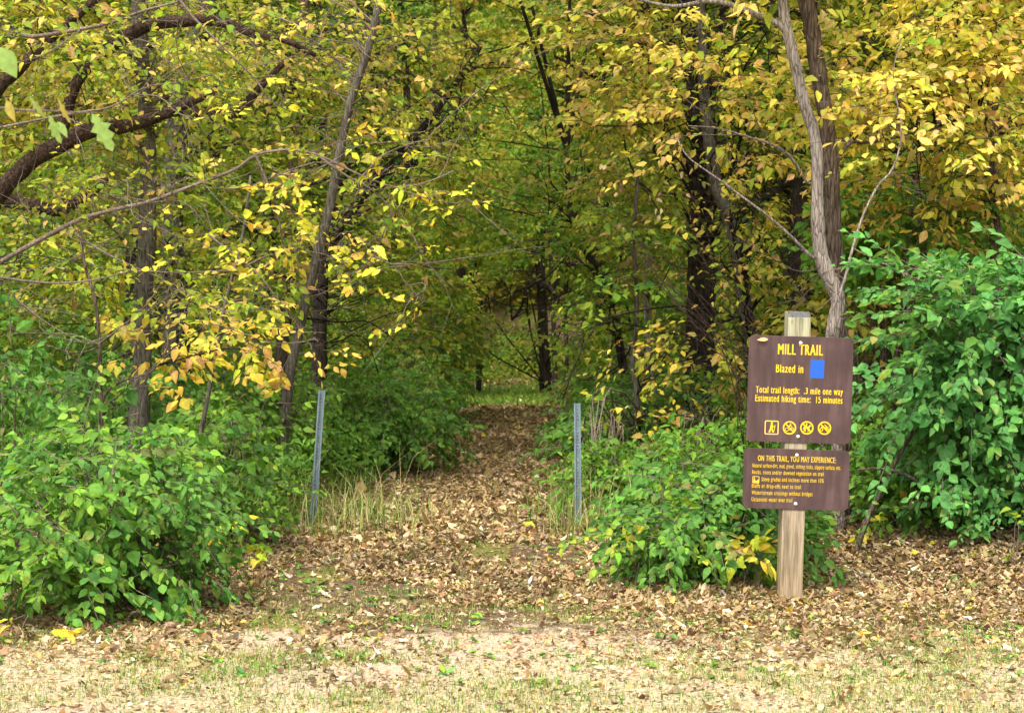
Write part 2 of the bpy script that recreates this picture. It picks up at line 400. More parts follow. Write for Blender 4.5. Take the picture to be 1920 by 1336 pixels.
def plant(name, label, cat, base, trunks=(), blobs=(), bark=None, leafm=None, group=None, seed=0, parts=('trunk', 'branches', 'crown'), link=True, sides=12, twn=0):
    """base (x, y); trunks [(points, radii)]; blobs [dict]"""
    r = np.random.default_rng(1000 + seed)
    root = empty(name, (base[0], base[1], float(gz(base[0], base[1]))), label, cat, group)
    org = np.array(root.location)
    allp = []
    if trunks:
        MT = Mesh()
        for q, (P, R) in enumerate(trunks):
            P = np.asarray(P, float); ln = np.linalg.norm(np.diff(P, axis=0), axis=1).sum()
            n = int(max(8, min(90, ln / .07))); Q = smooth_path(P, n)
            Rr = np.interp(np.linspace(0, 1, n), np.linspace(0, 1, len(R)), R)
            w = .25 * Rr[:, None] * np.stack([vnoise(np.arange(n) * 1.0, 0 * np.arange(n), 5, seed + q) - .5, vnoise(np.arange(n) * 1.0, 3 + 0 * np.arange(n), 5, seed + q + 3) - .5, np.zeros(n)], -1)
            tube(MT, Q + w, Rr, sides if R[0] > .03 else 7, .10 if R[0] > .03 else .05, seed=seed + q)
            allp.append(Q)
        MT.build(parts[0], bark, root, smooth=True, origin=org)
    if not allp: allp = [np.array([[base[0], base[1], org[2]]])]
    TP = np.concatenate(allp)
    ML = Mesh(); MB = Mesh()
    if twn:
        lp = np.concatenate(allp[1:]) if len(allp) > 1 else allp[0]
        lp = lp[lp[:, 2] > 1.0] if (lp[:, 2] > 1.0).any() else lp
        for _ in range(twn):
            a = lp[r.integers(len(lp))]; ln = r.uniform(.4, 1.5) * (1 if base[1] < 15.5 else 1.7); fat = 1 if base[1] < 15.5 else (2.6 if base[1] < 30 else 5); dr_ = norm(r.normal(size=3) * np.array((1, .6, .5))) ; pts_ = [a]
            for _k in range(6):
                dr_ = norm(dr_ + r.normal(0, .28, 3) + np.array((0, 0, .03))); pts_.append(pts_[-1] + dr_ * ln / 6)
            Q = smooth_path(pts_, 14); tube(MB, Q, np.linspace(.0036, .0010, 14) * (.6 + .4 * ln) * fat, 5)
            ii = r.integers(3, 13, 6); A_ = Q[ii]; B_ = A_ + norm((Q[ii + 0] - Q[ii - 1]) * 6 + r.normal(0, .25, (6, 3))) * r.uniform(.08, .35, (6, 1))
            segs(MB, A_, B_, .0014 * fat, .0007 * fat)
    for b in blobs:
        lod = b.get('lod', 1); ncl = b.get('cl', max(3, b['n'] // 5)); nsp = b['n']
        c = b['c']; rr = b['r']
        # cluster centres inside an ellipsoid (pixel extents at this depth)
        u = norm(r.normal(size=(ncl, 3))) * (r.random((ncl, 1)) ** (.42))
        if b.get('box'): u = r.uniform(-1, 1, (ncl, 3))
        d = c[2] + u[:, 1] * rr[2]
        px = c[0] + u[:, 0] * rr[0]; py = c[1] + u[:, 2] * rr[1]
        cc = np.stack([(px - 960) * d / FPX, d, EYE - (py - HOR) * d / FPX], -1)
        cen = W(*c)
        gzv = gz(cc[:, 0], cc[:, 1]); cc[:, 2] = np.maximum(cc[:, 2], gzv + b.get('low', .12) + .25 * r.random(ncl))
        if link and b.get('link', True):
            for k in range(ncl):
                if r.random() > b.get('lf', .8): continue
                dist = np.linalg.norm(TP - cc[k], axis=1)
                cost = dist + .9 * np.maximum(0, TP[:, 2] - cc[k, 2] + .15 * dist)
                j = int(np.argmin(cost)); a = TP[j].copy()
                if len(TP) < 4: a[:2] += r.normal(0, b.get('bs', .15), 2); a[2] = gz(a[0], a[1]) - .02
                dl = np.linalg.norm(cc[k] - a)
                m1 = a + (cc[k] - a) * .4 + np.array((0, 0, 1)) * dl * b.get('arch', .10) + r.normal(0, .05 * dl, 3)
                m2 = a + (cc[k] - a) * .75 + np.array((0, 0, 1)) * dl * b.get('arch', .10) + r.normal(0, .04 * dl, 3)
                Q = smooth_path([a, m1, m2, cc[k]], 9)
                r0 = min(.022, .0035 + .0042 * dl) * b.get('br', 1)
                tube(MB, Q, np.linspace(r0, .0025, 9), 5)
        ci = r.integers(0, ncl, nsp)
        O = cc[ci] + r.normal(0, b.get('cr', .10), (nsp, 3))
        O[:, 2] = np.maximum(O[:, 2], gz(O[:, 0], O[:, 1]) + .05)
        out = norm(cc[ci] - cen + 1e-6); out[:, 2] *= .4
        dirr = norm(r.normal(size=(nsp, 3)) * np.array((1, 1, b.get('vz', .28)))) + out * b.get('out', .5) + np.array(b.get('bias', (0, 0, 0)))
        Ln = r.uniform(*b.get('L', (.35, .7)), nsp)
        spray_set(ML, MB, O, dirr, Ln, b.get('K', 16), b.get('s', .08), b.get('wr', .58), b['pal'], r, lod,
                  b.get('droop', .15), b.get('hang', .3), b.get('jit', .4), b.get('spread', .4), b.get('twig', 1 if lod else 0),
                  b.get('tipc'), b.get('tipamt', 0), thin=b.get('thin', .002))
    if MB.n: MB.build(parts[1], B_dark if bark in (B_dark, B_brown, B_red) or (bark is B_grey and base[1] > 16) else B_twig, root, smooth=True, origin=org)
    if ML.n: ML.build(parts[2], leafm or M_leaf, root, origin=org)
    return root

TIP = (.42, .2, .09)
def path(pts, d):
    """pixel path at depth d (or per-point depth)"""
    return [W(p[0], p[1], p[2] if len(p) > 2 else d) for p in pts]
def root_at(px, d):
    x = (px - 960) * d / FPX
    return (x, d)
def down(px, d, sink=.08):
    x, y = root_at(px, d); return np.array((x, y, float(gz(x, y)) - sink))
def rad(wpx, d): return wpx * .5 * d / FPX

CORR += [([(1577, 1035), (1566, 760), (1560, 660), (1574, 565), (1545, 495), (1531, 370), (1532, 300), (1508, 195), (1480, 70), (1466, -20)], 26, 12.05, .93),
         ([(1583, 1040), (1577, 650), (1562, 400), (1545, 200), (1508, -30)], 20, 12.6, .75),
         ([(1312, 850), (1314, 500), (1316, 170)], 34, 19, .85), ([(1425, 860), (1404, 620), (1362, 400), (1338, 330)], 20, 16.5, .8),
         ([(262, 780), (268, 560), (278, 400), (270, 180), (258, 0)], 26, 14, .55), ([(328, 650), (325, 420), (335, 190)], 30, 18, .5),
         ([(535, 850), (554, 650), (598, 470), (634, 300), (690, 90)], 18, 15, .85), ([(598, 690), (606, 480)], 24, 21, .8),
         ([(-60, 460), (55, 305), (165, 246), (310, 214), (400, 172)], 26, 13.2, .35), ([(110, 272), (185, 105), (280, 48), (440, 48), (592, 104)], 22, 13.4, .35), ([(-10, 175), (80, 88), (190, -10)], 18, 13.5, .75),
         ([(1870, 700), (1864, 300)], 14, 14, .6), ([(1190, 860), (1186, 680), (1190, 440)], 9, 16.4, .7), ([(1703, 600), (1722, 300)], 14, 18.4, .7),
         ([(1486, 500), (1491, 330)], 22, 24, .8), ([(1490, 338), (1425, 368), (1390, 400)], 20, 23.7, .8), ([(612, 470), (690, 360), (852, 160)], 14, 21.9, .8),
         ([(1000, 585), (1000, 700)], 95, 39, .7), ([(1013, 450), (1016, 600)], 24, 39, .8), ([(1192, 830), (1160, 640), (1100, 470)], 14, 21.8, .7)]
# ---- trees by the sign
dA = 12.0
A_path = [down(1577, 12.15)] + path([(1572, 900, 12.12), (1566, 760, 12.1), (1560, 660, 12.05), (1566, 610), (1574, 565), (1562, 530), (1545, 495), (1534, 440), (1531, 370), (1532, 300), (1524, 245), (1508, 195), (1494, 130), (1480, 70), (1470, 20), (1466, -40), (1452, -200), (1440, -420)], dA)
A_limb = path([(1476, 62), (1455, 42), (1420, 28), (1380, 12), (1330, 2), (1260, 12), (1180, -5)], dA)
A_l2 = path([(1572, 560), (1585, 520), (1602, 455), (1618, 405), (1645, 350), (1672, 320), (1686, 280), (1690, 235), (1680, 180), (1675, 130), (1690, 80)], dA - .1)
A_l3 = path([(1548, 500), (1515, 475), (1480, 440), (1440, 405), (1400, 375), (1350, 338), (1310, 310), (1286, 290), (1265, 250)], dA + .3)
A_l4 = path([(1530, 345), (1515, 345), (1500, 320), (1480, 290), (1445, 270), (1400, 256), (1345, 240), (1290, 236)], dA + .5)
plant('young_tree', 'curving pale barked young tree leaning up behind the trail sign', 'tree', root_at(1577, 12.15),
      [(A_path, [rad(w_, 12) for w_ in (23, 21, 23, 29, 22, 20.5, 20, 18.5, 17, 12)]),
       (A_limb, [rad(13, 12), rad(9, 12), rad(5, 12)]), (A_l2, [rad(6, 12), rad(4.5, 12), rad(3.5, 12), rad(1.5, 12)]),
       (A_l3, [rad(7.5, 12), rad(4.5, 12), rad(2, 12)]), (A_l4, [rad(6, 12), rad(4.5, 12), rad(2, 12)])],
      [dict(c=(1480, -150, 12), r=(260, 110, 1.0), n=60, K=18, s=.085, pal={'yellow': 1, 'yg': 1}, lod=1, lf=.4),
       dict(c=(1640, 230, 12), r=(70, 110, .3), n=12, K=9, s=.085, pal='yellow', lod=2, lf=.5)],
      B_pale, seed=1, sides=20, twn=20)
B_path = [down(1583, 12.6)] + path([(1580, 960), (1578, 800), (1577, 650), (1570, 520), (1562, 400), (1556, 290), (1545, 200), (1532, 120), (1520, 40), (1508, -30), (1490, -250), (1480, -500)], 12.6)
plant('tree', 'straight rough dark brown tree directly behind the pale curving trunk', 'tree', root_at(1583, 12.6),
      [(B_path, [rad(38, 12.6), rad(30, 12.6), rad(28, 12.6), rad(30, 12.6), rad(28, 12.6), rad(28, 12.6), rad(26, 12.6)]),
       (path([(1600, 262), (1578, 285), (1566, 320), (1560, 365), (1556, 405), (1548, 440)], 12.4), [rad(9, 12), rad(8, 12), rad(5, 12)]),
       (path([(1558, 260), (1580, 262), (1620, 268), (1680, 258), (1740, 240)], 12.6), [rad(7, 12), rad(4, 12)])],
      [dict(c=(1500, -200, 13), r=(300, 120, 1.4), n=80, K=18, s=.085, pal={'yellow': 1, 'olive': 1}, lod=1, lf=.3),
       dict(c=(1680, 190, 12.8), r=(150, 150, .7), n=90, cl=36, K=15, s=.072, wr=.62, pal={'yellow': 3, 'yg': 1}, lod=2, vz=.2, tipc=TIP, tipamt=.3, lf=.6),
       dict(c=(1500, -900, 15.0), r=(560, 300, 2.0), n=180, cl=50, K=15, s=.16, pal={'yellow': 1, 'olive': 2}, lod=0, lf=.25, cr=.35, L=(.5, 1.0), br=1.6)],  # crown above the view, added to shade the mouth of the trail
      B_brown, seed=2, sides=22)
# yellow canopy at upper right
E_path = [down(1874, 14.2)] + path([(1872, 900), (1870, 700), (1867, 480), (1864, 300), (1860, 150), (1856, -20), (1840, -300)], 14.2)
plant('tree', 'thin straight tree at the right edge under bright yellow leaves', 'tree', root_at(1874, 14.2),
      [(E_path, [rad(26, 14), rad(21, 14), rad(20, 14), rad(18, 14)]),
       (path([(1862, 250), (1830, 232), (1790, 230), (1750, 240), (1720, 262)], 13.4), [rad(8, 13), rad(5, 13)]),
       (path([(1864, 330), (1900, 345), (1960, 352)], 14), [rad(8, 13), rad(5, 13)])],
      [dict(c=(1800, 150, 12.9), r=(190, 190, .9), n=165, cl=66, K=15, s=.076, wr=.62, pal={'yellow': 3, 'ochre': 1, 'yg': 1}, lod=2, vz=.2, tipc=TIP, tipamt=.3, lf=.6),
       dict(c=(1850, 20, 13.2), r=(180, 130, .9), n=100, cl=40, K=15, s=.076, wr=.62, pal={'yellow': 2, 'yg': 1.4}, lod=2, vz=.2),
       dict(c=(1740, 360, 14.0), r=(170, 90, .8), n=120, cl=44, K=14, s=.07, pal={'ochre': 1.2, 'olive': 2, 'yellow': .6}, lod=1, vz=.2, tipc=TIP, tipamt=.4),
       dict(c=(1850, -150, 13.5), r=(260, 120, 1.6), n=90, K=16, s=.10, pal='yellow', lod=1, lf=.3)],
      B_brown, seed=3)
F_path = [down(1700, 18.5)] + path([(1700, 800), (1703, 600), (1712, 420), (1722, 300), (1717, 150), (1722, 0), (1735, -250)], 18.5)
plant('tree', 'pale grey trunk showing between yellow leaves left of the right edge tree', 'tree', root_at(1700, 18.5),
      [(F_path, [rad(30, 18), rad(25, 18), rad(24, 18), rad(20, 18)]), (path([(1712, 420), (1690, 300), (1692, 60), (1688, -60)], 18.4), [rad(14, 18), rad(11, 18)])],
      [dict(c=(1700, 120, 17.5), r=(280, 200, 2.0), n=230, cl=80, K=16, s=.09, pal={'olive': 2, 'yellow': 1, 'tan': 1}, lod=1),
       dict(c=(1780, 480, 16.5), r=(210, 130, 1.6), n=170, cl=60, K=16, s=.08, pal={'olive': 2, 'green': 2}, lod=1),
       dict(c=(1760, -1280, 19), r=(707, 404, 4.2), n=210, cl=60, K=15, s=.17, pal={'olive': 2, 'yg': 1, 'tan': 1}, lod=0, lf=.08, cr=.4, L=(.5, 1.0), br=1.4)],  # high crown out of view, added to darken the wood below
      B_grey, seed=4, twn=30)
# big dark trunk C
C_path = [down(1312, 19)] + path([(1311, 800), (1313, 650), (1314, 500), (1316, 350), (1314, 200), (1300, 90), (1290, -20), (1270, -300)], 19)
plant('tree', 'thickest dark furrowed trunk standing between the trail and the sign', 'tree', root_at(1312, 19),
      [(C_path, [rad(66, 19), rad(52, 19), rad(50, 19), rad(50, 19), rad(46, 19), rad(38, 19), rad(30, 19)]),
       (path([(1325, 165), (1350, 160), (1365, 140), (1350, 60), (1370, -60)], 18.8), [rad(12, 19), rad(10, 19), rad(8, 19)]),
       (path([(1300, 130), (1270, 60), (1225, 30), (1180, -40)], 19), [rad(16, 19), rad(12, 19), rad(9, 19)])],
      [dict(c=(1370, 190, 14.6), r=(190, 160, 1.1), n=150, cl=58, K=14, s=.08, pal={'ochre': 2, 'yg': 1.5, 'olive': 1.2, 'yellow': 1}, lod=1, vz=.2, tipc=TIP, tipamt=.4, lf=.25),
       dict(c=(1180, 100, 16.5), r=(190, 150, 1.6), n=190, cl=66, K=15, s=.085, pal={'tan': 3, 'yg': 2, 'ochre': 1}, lod=1, vz=.2, tipc=TIP, tipamt=.4, lf=.25),
       dict(c=(1230, 360, 18.0), r=(170, 150, 1.6), n=150, cl=50, K=16, s=.08, pal={'olive': 3, 'tan': 1}, lod=1, vz=.2, lf=.3),
       dict(c=(1300, -150, 18), r=(400, 120, 2.5), n=130, K=16, s=.09, pal={'yg': 1, 'ochre': 1}, lod=1, lf=.2),
       dict(c=(1312, -1216, 20), r=(672, 384, 4.2), n=210, cl=60, K=15, s=.17, pal={'olive': 2, 'yg': 1, 'tan': 1}, lod=0, lf=.08, cr=.4, L=(.5, 1.0), br=1.4)],  # crown over the frame, added for overhead shade
      B_dark, seed=5, sides=20, twn=40)
D_path = [down(1425, 16.5)] + path([(1415, 760), (1404, 620), (1386, 500), (1362, 400), (1338, 330), (1322, 200), (1316, 60), (1300, -200)], 16.5)
plant('tree', 'slim tree leaning left beside the thickest dark trunk', 'tree', root_at(1425, 16.5),
      [(D_path, [rad(28, 16.5), rad(25, 16.5), rad(24, 16.5), rad(18, 16.5), rad(12, 16.5)])],
      [dict(c=(1430, 460, 15.2), r=(150, 110, 1.1), n=95, cl=34, K=13, s=.075, pal={'ochre': 1.2, 'yg': 1, 'olive': 2}, lod=1, vz=.25, tipc=TIP, tipamt=.5),
       dict(c=(1400, 640, 15.6), r=(150, 110, .9), n=90, cl=34, K=14, s=.075, pal={'ochre': 1, 'olive': 2, 'yg': 1}, lod=1, vz=.25, tipc=TIP, tipamt=.4),
       dict(c=(1640, 590, 15.0), r=(120, 110, 1.0), n=110, cl=40, K=14, s=.075, pal={'tan': 2, 'olive': 2}, lod=1, tipc=TIP, tipamt=.4, lf=.2)],
      B_grey, seed=6, twn=30)
H_path = [down(1478, 24)] + path([(1480, 650), (1486, 500), (1490, 400), (1491, 330), (1500, 150), (1500, -100)], 24)
plant('tree', 'grey trunk with a dark drooping limb seen left of the pale trunk', 'tree', root_at(1478, 24),
      [(H_path, [rad(38, 24), rad(32, 24), rad(30, 24), rad(24, 24)]),
       (path([(1490, 338), (1470, 345), (1450, 362), (1425, 368), (1404, 380), (1390, 400)], 23.8), [rad(20, 24), rad(15, 24), rad(8, 24)])],
      [dict(c=(1450, 300, 23), r=(210, 260, 2.4), n=230, cl=80, K=15, s=.10, pal={'olive': 3, 'green': 1, 'yg': 1}, lod=0, lf=.3),
       dict(c=(1478, -972, 25), r=(537, 307, 4.2), n=210, cl=60, K=15, s=.17, pal={'olive': 2, 'yg': 1, 'tan': 1}, lod=0, lf=.08, cr=.4, L=(.5, 1.0), br=1.4)],  # unseen high crown, put in to shade the wood's interior
      B_grey, seed=7, twn=30)
# saplings right of the trail
K_path = [down(1197, 16.5)] + path([(1196, 800), (1194, 740), (1186, 680), (1194, 600), (1192, 520), (1188, 440), (1196, 330)], 16.5)
plant('sapling', 'thin brown sapling standing nearest the right verge of the trail', 'sapling', root_at(1197, 16.5),
      [(K_path, [rad(12, 16), rad(10, 16), rad(7, 16)]), (path([(1194, 740), (1214, 690), (1222, 620), (1216, 560)], 16.4), [rad(5, 16), rad(4, 16)])],
      [dict(c=(1200, 480, 16.5), r=(90, 90, .7), n=46, cl=18, K=13, s=.085, pal={'yg': 1, 'green': 1.5, 'olive': 1}, lod=1),
       dict(c=(1210, 760, 15.6), r=(70, 40, .5), n=16, cl=7, K=8, s=.08, pal={'ochre': 2, 'yg': 1}, lod=1, tipc=TIP, tipamt=.5),
       dict(c=(1270, 680, 15.6), r=(80, 50, .6), n=26, cl=10, K=10, s=.08, pal={'ochre': 1.4, 'yg': 1}, lod=1, tipc=TIP, tipamt=.5)],
      B_grey, seed=8, group='saplings right of the trail')
plant('sapling', 'thin pale stem rising just right of the nearest brown sapling', 'sapling', root_at(1238, 17.5),
      [([down(1238, 17.5)] + path([(1236, 800), (1228, 730), (1216, 660), (1210, 560), (1218, 430)], 17.5), [rad(9, 17), rad(8, 17), rad(5, 17)])],
      [dict(c=(1225, 420, 17.5), r=(80, 80, .7), n=34, cl=14, K=13, s=.08, pal={'yg': 1, 'olive': 2}, lod=1)], B_pale, seed=9, group='saplings right of the trail')
plant('tree', 'dark leaning stem with a bend between the far umbrella tree and the saplings', 'tree', root_at(1192, 22),
      [([down(1192, 22)] + path([(1185, 745), (1172, 700), (1160, 640), (1150, 560), (1128, 510), (1100, 470), (1070, 400), (1062, 280)], 22), [rad(20, 22), rad(17, 22), rad(14, 22), rad(9, 22)])],
      [dict(c=(1120, 420, 21.5), r=(170, 150, 1.8), n=200, cl=70, K=15, s=.09, pal={'green': 2, 'olive': 2}, lod=1, lf=.3),
       dict(c=(1110, 600, 20.5), r=(110, 50, 1.2), n=70, cl=26, K=14, s=.09, pal={'bright': 1, 'olive': 2}, lod=1, vz=.12, lf=.3),
       dict(c=(1000, -760, 20), r=(560, 330, 3.6), n=130, cl=45, K=15, s=.17, pal={'olive': 2, 'yg': 1}, lod=0, lf=.08, cr=.4, L=(.5, 1.0), br=1.4)],  # crown reaching over the trail above the view, added to shade it
      B_dark, seed=10, twn=50)
# umbrella tree in the tunnel
I_path = [down(1024, 40)] + path([(1022, 690), (1016, 610), (1013, 520), (1013, 450), (1020, 360), (1010, 200)], 36)
I_path[1] = W(1023, 700, 39.9); I_path[2] = W(1018, 620, 39.8); I_path[3] = W(1014, 520, 39.6); I_path[4] = W(1013, 450, 39.5); I_path[5] = W(1020, 360, 39.5); I_path[6] = W(1010, 200, 39.5)
plant('tree', 'dark drooping tree with arching limbs at the far end of the trail', 'tree', root_at(1024, 40),
      [(I_path, [rad(24, 40), rad(18, 40), rad(17, 40), rad(12, 40)])] +
      [(path(p, 39.4), [rad(11, 40), rad(8, 40), rad(4, 40)]) for p in (
        [(1013, 470), (990, 480), (955, 500), (925, 525), (905, 560), (900, 600)], [(1013, 455), (980, 455), (950, 478), (915, 500), (885, 540), (878, 570)],
        [(1014, 460), (1035, 455), (1058, 480), (1072, 512), (1088, 540)], [(1014, 530), (1035, 545), (1055, 570), (1062, 590)],
        [(1016, 400), (1060, 440), (1090, 500), (1100, 560)], [(1012, 520), (990, 540), (975, 580), (960, 600)])],
      [dict(c=(1000, 420, 37), r=(130, 90, 2.2), n=150, cl=52, K=15, s=.11, pal={'green': 2, 'olive': 3, 'yg': 1}, lod=0, lf=.04),
       dict(c=(985, 500, 31), r=(90, 35, 2.0), n=46, cl=18, K=14, s=.10, pal={'bright': 1, 'olive': 1.5, 'yg': .6}, lod=0, vz=.1, lf=.04),
       dict(c=(1010, 320, 30), r=(190, 170, 3), n=420, cl=130, K=15, s=.12, pal={'olive': 2, 'yg': 1, 'green': 3}, lod=0, lf=.04),
       dict(c=(830, 390, 27), r=(130, 190, 3), n=360, cl=110, K=15, s=.11, pal={'olive': 2, 'yg': 1, 'green': 2}, lod=0, lf=.04),
       dict(c=(810, 590, 31), r=(90, 80, 3), n=220, cl=70, K=15, s=.12, pal={'olive': 2, 'yg': 2, 'green': 1}, lod=0, lf=.04),
       dict(c=(1180, 540, 30), r=(120, 130, 3), n=320, cl=100, K=15, s=.12, pal={'olive': 2, 'green': 3, 'yg': .7}, lod=0, lf=.04),
       dict(c=(1050, 580, 29), r=(70, 40, 2.0), n=50, cl=18, K=14, s=.10, pal={'bright': 1, 'olive': 1.5}, lod=0, vz=.1, lf=.04)],
      B_dark, seed=11, twn=40)
for q, (px, top, d, wd, lab) in enumerate([(1040, 600, 44, 8, 'thin dark trunk right beside the far umbrella tree'), (1063, 590, 46, 7, 'dark slim trunk on the far slope, second right of the umbrella tree'), (898, 430, 41, 9, 'dark leaning trunk on the left where the trail ends')]):
    plant('tree', lab, 'tree', root_at(px, d),
          [([down(px, d)] + path([(px - 1, 640), (px - 5, 520), (px - 12, 380), (px - 4, 200)], d), [rad(wd * 1.2, d), rad(wd, d), rad(wd * .7, d)])],
          [dict(c=(px, 440, d), r=(70, 110, 2.2), n=46, cl=18, K=16, s=.13, pal={'olive': 2, 'yg': 1}, lod=0, lf=.3)], B_dark, seed=40 + q)

# ---- left side trees
plant('tree', 'tall grey-green trunk rising straight behind the left front shrub', 'tree', root_at(262, 14),
      [([down(262, 14)] + path([(262, 780), (264, 680), (268, 560), (276, 430), (278, 300), (270, 180), (262, 60), (256, -60), (250, -350)], 14), [rad(46, 14), rad(36, 14), rad(32, 14), rad(26, 14), rad(25, 14), rad(22, 14)])],
      [dict(c=(250, 120, 13.8), r=(260, 150, 1.2), n=188, cl=70, K=13, s=0.071, pal={'yg': 3, 'olive': 2, 'yellow': .5}, lod=1, vz=.2, tipc=TIP, tipamt=.25, lf=.4),
       dict(c=(160, 320, 14.5), r=(200, 120, 1.2), n=116, cl=43, K=13, s=0.071, pal={'yg': 2, 'olive': 3}, lod=1, vz=.2, lf=.4),
       dict(c=(280, -160, 14), r=(420, 110, 1.8), n=90, K=16, s=0.080, pal='yg', lod=1, lf=.3)], B_grey, seed=12, sides=18, twn=24)
plant('tree', 'broad grey trunk half hidden behind the arching brown limb', 'tree', root_at(325, 18),
      [([down(322, 18)] + path([(328, 700), (328, 560), (322, 430), (328, 310), (340, 190), (370, 60), (392, -20), (410, -300)], 18), [rad(56, 18), rad(44, 18), rad(42, 18), rad(40, 18), rad(34, 18)])],
      [dict(c=(420, 240, 17), r=(230, 180, 1.6), n=188, cl=72, K=14, s=0.075, pal={'olive': 3, 'yg': 2, 'green': 1}, lod=1, lf=.3),
       dict(c=(300, 500, 17), r=(260, 130, 1.6), n=152, cl=59, K=14, s=0.075, pal={'olive': 3, 'yg': 1, 'green': 1}, lod=1, lf=.3),
       dict(c=(260, -1280, 19), r=(707, 404, 4.2), n=159, cl=57, K=15, s=.17, pal={'olive': 2, 'yg': 1, 'tan': 1}, lod=0, lf=.08, cr=.4, L=(.5, 1.0), br=1.4)], B_grey, seed=13, twn=30)  # high crown above the frame, added to shade the left wood
plant('tree', 'slender grey stem leaning right behind the left metal post', 'tree', root_at(530, 15),
      [([down(528, 15)] + path([(532, 800), (540, 720), (554, 650), (575, 560), (598, 470), (620, 380), (634, 300), (655, 200), (690, 90), (720, -40), (760, -260)], 15), [rad(22, 15), rad(20, 15), rad(17, 15), rad(15, 15), rad(12, 15)])],
      [dict(c=(620, 130, 15.5), r=(230, 150, 1.2), n=152, cl=59, K=13, s=0.071, pal={'tan': 2, 'yg': 2, 'olive': 1}, lod=1, tipc=TIP, tipamt=.35, lf=.35),
       dict(c=(560, 470, 15.0), r=(150, 80, .8), n=62, cl=25, K=13, s=0.071, pal={'yg': 2, 'olive': 2}, lod=1, lf=.35),
       dict(c=(860, -900, 15.5), r=(620, 330, 2.4), n=377, cl=112, K=15, s=.16, pal={'olive': 2, 'yg': 1}, lod=0, lf=.25, cr=.35, L=(.5, 1.0), br=1.6)], B_grey, seed=14, twn=24)  # unseen crown over the trail, added to keep the path darker
plant('tree', 'dark straight trunk behind the slender grey stem on the left', 'tree', root_at(598, 21),
      [([down(596, 21)] + path([(598, 690), (600, 580), (606, 480), (640, 330), (690, 200), (700, 50), (705, -150)], 21), [rad(34, 21), rad(28, 21), rad(28, 21), rad(24, 21), rad(22, 21)]),
       (path([(612, 470), (650, 410), (690, 360), (740, 298), (800, 232), (852, 160), (900, 90)], 22), [rad(16, 22), rad(14, 22), rad(10, 22)])],
      [dict(c=(690, 150, 20.6), r=(70, 190, .8), n=134, cl=49, K=16, s=0.075, pal='dark', lod=1, cr=.15, lf=.1),
       dict(c=(760, 250, 20), r=(180, 190, 1.8), n=169, cl=64, K=15, s=0.080, pal={'olive': 3, 'tan': 1.4}, lod=1, lf=.3),
       dict(c=(740, 560, 22), r=(130, 130, 1.6), n=134, cl=54, K=15, s=0.080, pal={'olive': 2, 'yg': 1}, lod=1, lf=.3),
       dict(c=(640, -1105, 22), r=(610, 349, 4.2), n=159, cl=57, K=15, s=.17, pal={'olive': 2, 'yg': 1, 'tan': 1}, lod=0, lf=.08, cr=.4, L=(.5, 1.0), br=1.4)], B_dark, seed=15, twn=60)  # overhead crown beyond the view, put in for shade
plant('tree', 'brown trunk above the yellow sprays left of centre', 'tree', root_at(535, 18.5),
      [([down(520, 18.5)] + path([(525, 700), (540, 500), (548, 330), (553, 220), (556, 120), (575, -20), (585, -250)], 18.5), [rad(26, 18), rad(22, 18), rad(20, 18), rad(18, 18)])],
      [dict(c=(520, 60, 17), r=(240, 120, 1.4), n=134, cl=51, K=14, s=0.075, pal={'yg': 2, 'olive': 2, 'tan': 1}, lod=1, lf=.3),
       dict(c=(450, 380, 17.5), r=(160, 120, 1.4), n=107, cl=41, K=14, s=0.075, pal={'olive': 3, 'yg': 1}, lod=1, lf=.3),
       dict(c=(900, -1216, 20), r=(672, 384, 4.2), n=159, cl=57, K=15, s=.17, pal={'olive': 2, 'yg': 1, 'tan': 1}, lod=0, lf=.08, cr=.4, L=(.5, 1.0), br=1.4)], B_brown, seed=16, twn=30)  # high crown out of frame, added to shade trail and wood
# old arching brown limbs
M1 = [down(-170, 13.6)] + path([(-150, 800), (-120, 620), (-60, 460), (-10, 372), (55, 305), (110, 272), (165, 246), (240, 236), (310, 214), (360, 190), (400, 172)], 13.3)
M2 = path([(-90, 540), (-60, 300), (-10, 175), (30, 135), (80, 88), (120, 50), (190, -10), (260, -90)], 13.6)
M3 = path([(110, 272), (140, 165), (185, 105), (230, 75), (280, 48), (330, 40), (390, 38), (440, 48), (480, 66), (530, 74), (570, 92), (592, 104)], 13.6)
M4 = path([(-10, 372), (60, 385), (110, 395), (170, 362), (200, 335)], 13.9)
M5 = path([(240, 236), (320, 208), (400, 215), (440, 214), (500, 150), (540, 110)], 13.9)
plant('old_tree', 'old red-brown tree arching thick crooked limbs in from the left edge', 'tree', root_at(-170, 13.6),
      [(M1, [rad(90, 13), rad(60, 13), rad(44, 13), rad(34, 13), rad(29, 13), rad(15, 13)]), (M2, [rad(44, 13), rad(30, 13), rad(20, 13), rad(12, 13)]),
       (M3, [rad(24, 13), rad(22, 13), rad(27, 13), rad(22, 13), rad(15, 13), rad(9, 13)]), (M4, [rad(30, 13), rad(24, 13), rad(12, 13)]), (M5, [rad(30, 13), rad(22, 13), rad(10, 13)])],
      [dict(c=(120, 480, 13.2), r=(190, 90, .9), n=71, cl=28, K=13, s=0.071, pal={'yg': 2, 'olive': 3}, lod=1, lf=.3),
       dict(c=(60, 60, 12.8), r=(150, 120, .8), n=53, cl=22, K=12, s=0.075, pal={'yg': 3, 'yellow': .6}, lod=1, lf=.3)], B_red, seed=17, sides=18, twn=60)
